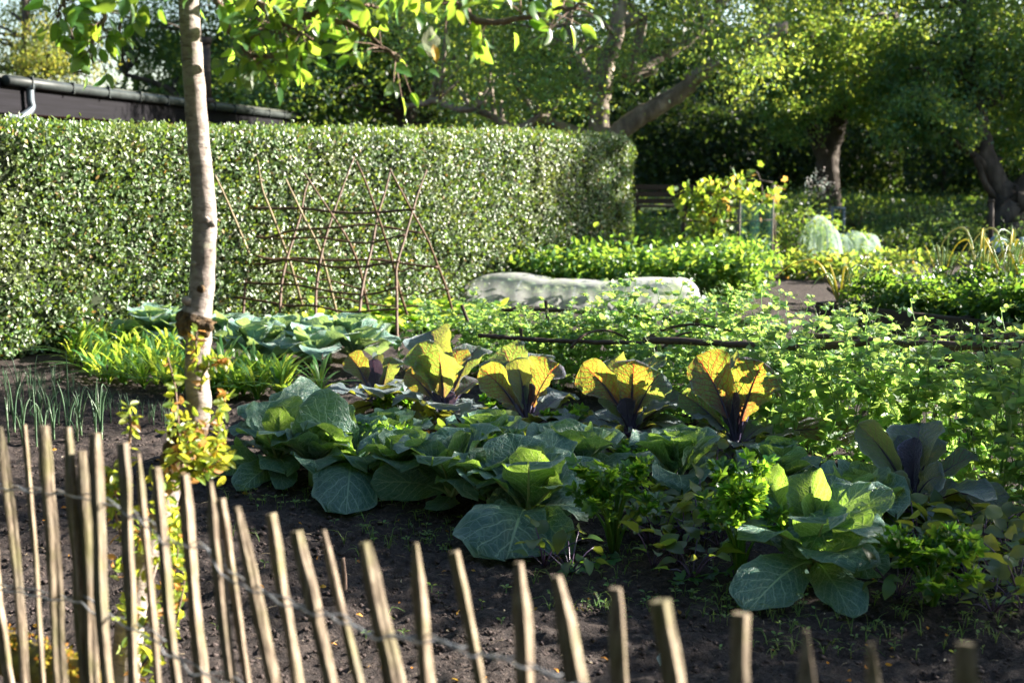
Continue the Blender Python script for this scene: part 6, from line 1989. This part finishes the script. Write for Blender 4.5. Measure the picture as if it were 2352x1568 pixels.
# ------------------------------------------------------------------ the slim apple tree
def apple():
    D = 3.8
    cpts = [(270, 1640, 3.72), (288, 1540, 3.74), (300, 1420, 3.76), (330, 1300, 3.78), (372, 1170, 3.8), (398, 1075, 3.8), (432, 1000, 3.8), (456, 940, 3.8), (452, 860, 3.8), (455, 780, 3.8), (448, 735, 3.8), (462, 680, 3.8), (466, 600, 3.8), (470, 520, 3.8), (466, 440, 3.79), (456, 330, 3.78), (448, 220, 3.76), (440, 110, 3.75), (433, 0, 3.74), (432, -120, 3.74), (440, -260, 3.75)]
    base = P(265, 1665, 3.72); base[2] = gz(base[0], base[1]) - .03
    root = thing('apple_tree', 'slim grey barked apple tree with knotty graft behind the left pickets', 'tree', base)
    pth = smooth_path([base] + [P(*c) for c in cpts], 150)
    yy = np.interp(np.linspace(0, 1, 150), np.linspace(0, 1, len(cpts) + 1), [1665] + [c[1] for c in cpts])
    wpx = np.interp(-yy, [-1665, -1400, -1200, -1075, -1000, -940, -860, -800, -770, -745, -720, -690, -600, -500, -300, 0, 260], [70, 66, 62, 66, 78, 56, 53, 53, 64, 76, 70, 56, 55, 55, 51, 46, 40])
    rad = wpx * .5 * 3.8 / FPX
    ph = rng.uniform(0, 6, 5)
    def prof(i, a):
        y = yy[i]
        k = 1.3 * math.exp(-((y - 745) / 22) ** 2) + 1.3 * math.exp(-((y - 1020) / 40) ** 2)
        return 1 + .03 * np.sin(2 * a + ph[0] + i * .07) + (.02 + .13 * k) * np.sin(5 * a + ph[1] + i * 1.1) + .12 * k * np.sin(9 * a - i) + .015 * math.sin(i * 1.3)
    tb = MB().tube(pth, rad, 28, prof=prof)
    row = np.repeat(np.arange(149), 28)
    rough = ((yy[row] > 722) & (yy[row] < 772)) | ((yy[row] > 975) & (yy[row] < 1100))
    tb.m[4][0] = np.where(rough, 1, 0)
    tb.build('trunk', [M['bark_apple'], M['bark_knot']], root)
    # knots
    for (x, y, r, sx) in [(420, 760, .020, 0), (432, 745, .026, 0), (462, 748, .024, 0), (478, 752, .020, 0), (470, 765, .02, 0), (462, 664, .017, 0), (472, 505, .012, 1), (487, 515, .012, 1), (470, 330, .008, 1), (465, 205, .008, 1), (445, 605, .008, 1), (452, 1005, .03, 0), (412, 1030, .03, 0), (400, 1060, .03, 0), (448, 975, .02, 0), (390, 1085, .035, 0), (428, 690, .015, 1), (460, 890, .010, 0)]:
        c = P(x, y, 3.8 - .033); r = r * (1.0 if sx else .8)
        v = fib(90); v = v * r * (1 + .25 * fbm(v[:, 0] * 3 + x, v[:, 2] * 3 + y, 3) * 2)[:, None] * A(1, .55, .9) + c
        hull = bpy.data.meshes.new('tmp')
        import bmesh
        bm = bmesh.new()
        for q in v: bm.verts.new(q)
        bmesh.ops.convex_hull(bm, input=bm.verts)
        bm.verts.ensure_lookup_table(); bm.verts.index_update()
        tv = [tuple(q.co) for q in bm.verts]; tt = [[w.index for w in f.verts] for f in bm.faces if len(f.verts) == 3]
        bm.free(); bpy.data.meshes.remove(hull)
        MB().add(tv, t=tt).build('knot', M['bark_knot' if not sx else 'bark_apple'], root)
    # crown: branches that hang into the top of the picture
    brs = [([(430, -160, 3.74), (340, -110, 3.7), (270, -20, 3.68), (235, 50, 3.66), (214, 90, 3.66), (210, 145, 3.66)], .013, .004),
           ([(432, -150, 3.74), (470, -90, 3.7), (500, 0, 3.66), (524, 60, 3.64), (556, 104, 3.62), (578, 130, 3.6), (640, 128, 3.58), (695, 136, 3.56)], .014, .003),
           ([(432, -90, 3.74), (520, -20, 3.72), (620, 24, 3.7), (700, 36, 3.66), (781, 50, 3.62), (848, 81, 3.6), (899, 124, 3.58), (929, 152, 3.56)], .016, .004),
           ([(440, -200, 3.75), (650, -120, 3.7), (860, -50, 3.6), (1016, 0, 3.5), (1070, 27, 3.46), (1110, 54, 3.44), (1200, 43, 3.4), (1290, 20, 3.36), (1345, 12, 3.34)], .017, .004),
           ([(340, -110, 3.7), (200, -60, 3.66), (150, 0, 3.64), (130, 40, 3.62)], .010, .003),
           ([(700, 36, 3.66), (740, 20, 3.62), (800, 10, 3.58), (870, 20, 3.54)], .008, .003),
           ([(556, 104, 3.62), (600, 70, 3.58), (660, 60, 3.55), (720, 90, 3.5)], .008, .003)]
    paths = []
    for k, (pts, r0, r1) in enumerate(brs):
        p = smooth_path([P(*q) for q in pts], 40)
        p = p + rng.normal(size=p.shape) * .003
        paths.append(p)
        MB().tube(p, np.linspace(r0, r1, 40), 8, prof=lambda i, a: 1 + .12 * math.sin(i * 1.9) + .08 * np.sin(3 * a)).build('branch', M['bark_twig'], root)
    pos = []; dr = []
    tw = MB()
    def spray(p, n, L=.10):
        for _ in range(n):
            d = norm(rng.normal(size=3) + A(0, 0, -.3))
            e = p + d * rng.uniform(.02, L)
            tw.tube([p, (p + e) / 2 + A(0, 0, .006), e], [.0022, .0012], 4, cap=False)
            for _k in range(int(rng.integers(1, 3))):
                pos.append(e); dr.append(norm(d * .8 + rng.normal(size=3) * .5 + A(0, 0, -.55)))
    dens = [9, 8, 8, 9, 8, 6, 6]
    for p, dn in zip(paths, dens):
        for i in range(10, 40):
            if rng.random() < dn / 15:
                spray(p[i], 1 + int(rng.random() < .75), .12)
    for (x, y, sx, sy, n) in [(170, 55, 50, 40, 16), (250, 25, 60, 25, 26), (330, 25, 50, 30, 20), (200, 110, 30, 30, 12), (520, 40, 40, 40, 26), (620, 45, 60, 40, 34), (560, 130, 30, 25, 8), (700, 80, 45, 35, 26), (820, 20, 60, 25, 26), (800, 75, 40, 25, 16), (940, 30, 50, 25, 18), (1080, 45, 60, 25, 26), (1180, 30, 60, 25, 24), (1280, 15, 45, 15, 16), (1000, 80, 30, 25, 5)]:
        for _ in range(int(n * .62)):
            px, py = x + rng.normal() * sx * .7, y + rng.normal() * sy * .7
            p = P(px, min(py, 150) - 44, np.interp(px, [100, 1350], [3.7, 3.4]) + rng.normal() * .22)
            pos.append(p); dr.append(norm(rng.normal(size=3) * A(1, .7, .5) + A(0, 0, -.7)))
    for x, y, dx, dy in [(735, 110, 1, .0), (690, 165, .4, 1), (718, 135, .5, .4), (985, 160, 1, .4), (1330, 10, 1, .2), (1310, 60, .4, 1), (1180, 75, .1, 1), (565, 150, -.3, 1), (1090, 100, -.2, 1), (900, 150, .8, .3), (262, 100, .3, 1), (290, 120, .6, .7)]:
        px_ = P(x, y, 3.55); pos.append(px_); dr.append(norm(RGT * dx - UPV * dy + rng.normal(size=3) * .1))
    pos = np.array(pos); dr = np.array(dr); n = len(pos)
    nr = nrows(rng.normal(size=(n, 3)) * .7 + A(.2, -.35, .55))
    MB().cloud(T_APPLE, pos, dr, nr, rng.uniform(.036, .068, n), smooth=True, wide=1.1).build('foliage', M['apple'], root)
    # upper crown out of the frame
    k = 900
    p2 = np.array([P(rng.uniform(0, 1300), rng.uniform(-420, -110), 3.7 + rng.normal() * .35) for _ in range(k)])
    p2 = p2[clear_sun(p2)]
    MB().cloud(T_APPLE, p2, nrows(rng.normal(size=(len(p2), 3)) + A(0, 0, -.5)), nrows(rng.normal(size=(len(p2), 3)) * .7 + A(0, 0, .7)), .085, smooth=True).build('foliage', M['apple'], root)
    tw.build('twig', M['bark_twig'], root)
    # suckers with young reddish leaves round the trunk
    sk = MB(); sl = MB()
    def sucker(pts, r, per, size):
        p = smooth_path([P(*q) for q in pts], 16)
        sk.tube(p, [r, r * .5], 5)
        for i in range(1, 16):
            for _ in range(per):
                d = norm(rng.normal(size=3) + (p[min(15, i + 1)] - p[i - 1]) * 8)
                sl.cloud(T_APPLE, (p[i] + d * .004)[None], d[None], norm(rng.normal(size=3) + A(0, -.3, .6))[None], size * rng.uniform(.6, 1.2))
    sucker([(285, 1260, 3.6), (290, 1150, 3.6), (296, 1040, 3.58), (300, 975, 3.58), (296, 930, 3.58)], .006, 3, .034)
    sucker([(282, 1240, 3.62), (262, 1170, 3.6), (250, 1130, 3.6), (258, 1080, 3.6)], .005, 4, .035)
    sucker([(420, 1080, 3.7), (410, 980, 3.72), (402, 890, 3.72), (385, 820, 3.72)], .005, 3, .034)
    sucker([(462, 1060, 3.7), (500, 1000, 3.7), (512, 940, 3.7), (522, 900, 3.7)], .005, 3, .034)
    sucker([(460, 900, 3.72), (470, 850, 3.70), (505, 830, 3.7), (525, 822, 3.7)], .004, 3, .032)
    sucker([(455, 860, 3.70), (452, 820, 3.70), (450, 790, 3.7), (452, 760, 3.70)], .004, 2, .032)
    sucker([(430, 1090, 3.66), (470, 1060, 3.64), (490, 1040, 3.64), (500, 1010, 3.64)], .004, 4, .036)
    sucker([(400, 1120, 3.62), (440, 1080, 3.6), (470, 1070, 3.6), (520, 1055, 3.6)], .004, 4, .038)
    for (x, y, sx, sy, n, sz) in [(440, 1000, 30, 40, 60, .035), (470, 1050, 25, 30, 50, .038), (380, 1110, 20, 40, 40, .036), (395, 1200, 18, 60, 60, .036), (330, 1230, 30, 60, 36, .036), (385, 1300, 16, 50, 26, .036), (300, 1420, 30, 60, 40, .036), (330, 1500, 25, 50, 34, .038), (280, 1330, 16, 40, 14, .034), (265, 1120, 16, 40, 34, .034), (385, 1380, 18, 40, 18, .036), (400, 960, 14, 40, 22, .03), (500, 960, 14, 40, 20, .03)]:
        for _ in range(n):
            p = P(x + rng.normal() * sx * .7, y + rng.normal() * sy * .7, 3.62 + rng.normal() * .06)
            sl.cloud(T_APPLE, p[None], norm(rng.normal(size=3) + A(0, 0, .2))[None], norm(rng.normal(size=3) + A(0, -.4, .6))[None], sz * rng.uniform(.6, 1.25))
    sucker([(330, 1440, 3.64), (400, 1300, 3.62), (408, 1240, 3.62), (412, 1180, 3.62)], .004, 3, .036)
    sucker([(300, 1560, 3.62), (390, 1460, 3.6), (415, 1380, 3.6), (425, 1330, 3.6)], .004, 3, .036)
    sk.build('sucker_stem', M['bark_twig'], root); sl.build('sucker_foliage', M['shoot'], root)
    # caterpillar web on the hanging branch
    c = P(990, 96, 3.52)
    web = thing('caterpillar_web', 'pale silk caterpillar web with a dead leaf hanging in the branch', 'web', c)
    n1, n2 = 14, 18
    v = []
    for i in range(n1 + 1):
        for j in range(n2):
            t = math.pi * i / n1; a = 2 * math.pi * j / n2
            r = .022 * math.sin(t) ** .8 * (1 + .25 * math.sin(3 * a + i * .4))
            v.append(c + A(r * math.cos(a), r * .7 * math.sin(a), .030 * math.cos(t) - .012 * math.sin(a * 2 + i * .5)))
    q = [[i * n2 + j, i * n2 + (j + 1) % n2, (i + 1) * n2 + (j + 1) % n2, (i + 1) * n2 + j] for i in range(n1) for j in range(n2)]
    MB().add(v, q).build('silk', M['web'], web)
    MB().cloud(T_APPLE, [c + A(.006, -.01, -.01)], [A(.3, 0, -1)], [A(.4, -.7, .2)], .05).build('dead_leaf', M['deadleaf'], web)


apple()
# ------------------------------------------------------------------ sun, sky, camera
w = bpy.data.worlds.new('World'); sc.world = w; w.use_nodes = True
nt = w.node_tree; nt.nodes.clear()
sky = nt.nodes.new('ShaderNodeTexSky'); sky.sky_type = 'NISHITA'; sky.sun_disc = False
sky.sun_elevation = SUN_EL; sky.sun_rotation = SUN_AZ; sky.air_density = 1.0; sky.dust_density = .7; sky.ozone_density = 1.0
bg = nt.nodes.new('ShaderNodeBackground'); bg.inputs[1].default_value = SKY_STRENGTH
out = nt.nodes.new('ShaderNodeOutputWorld')
nt.links.new(sky.outputs[0], bg.inputs[0]); nt.links.new(bg.outputs[0], out.inputs[0])
ld = bpy.data.lights.new('sun_light', 'SUN'); ld.energy = SUN_STRENGTH; ld.angle = math.radians(.5); ld.color = (1.0, .92, .80)
lo = bpy.data.objects.new('sun_light', ld); COL.objects.link(lo)
lo.rotation_euler = Vector(SUN).to_track_quat('Z', 'Y').to_euler()
lo.location = (20, 9, 12)
cd = bpy.data.cameras.new('camera'); cam = bpy.data.objects.new('camera', cd); COL.objects.link(cam)
cam.location = CAM; cam.rotation_euler = (math.radians(90) - TH, 0, 0)
cd.sensor_width = 36; cd.lens = FPX / 2352 * 36; cd.clip_start = .05; cd.clip_end = 2000
cd.dof.use_dof = True; cd.dof.focus_distance = 5.9; cd.dof.aperture_fstop = 2.8; cd.dof.aperture_blades = 9
sc.camera = cam
sc.view_settings.view_transform = 'Standard'; sc.view_settings.look = 'None'
sc.view_settings.exposure = EXPOSURE; sc.view_settings.gamma = 1
sc.render.engine = 'CYCLES'
cy = sc.cycles
cy.max_bounces = 8; cy.diffuse_bounces = 4; cy.glossy_bounces = 3; cy.transmission_bounces = 6; cy.transparent_max_bounces = 10
cy.caustics_reflective = False; cy.caustics_refractive = False
cy.sample_clamp_indirect = 6
cy.use_denoising = True
cy.use_adaptive_sampling = True; cy.adaptive_threshold = .01
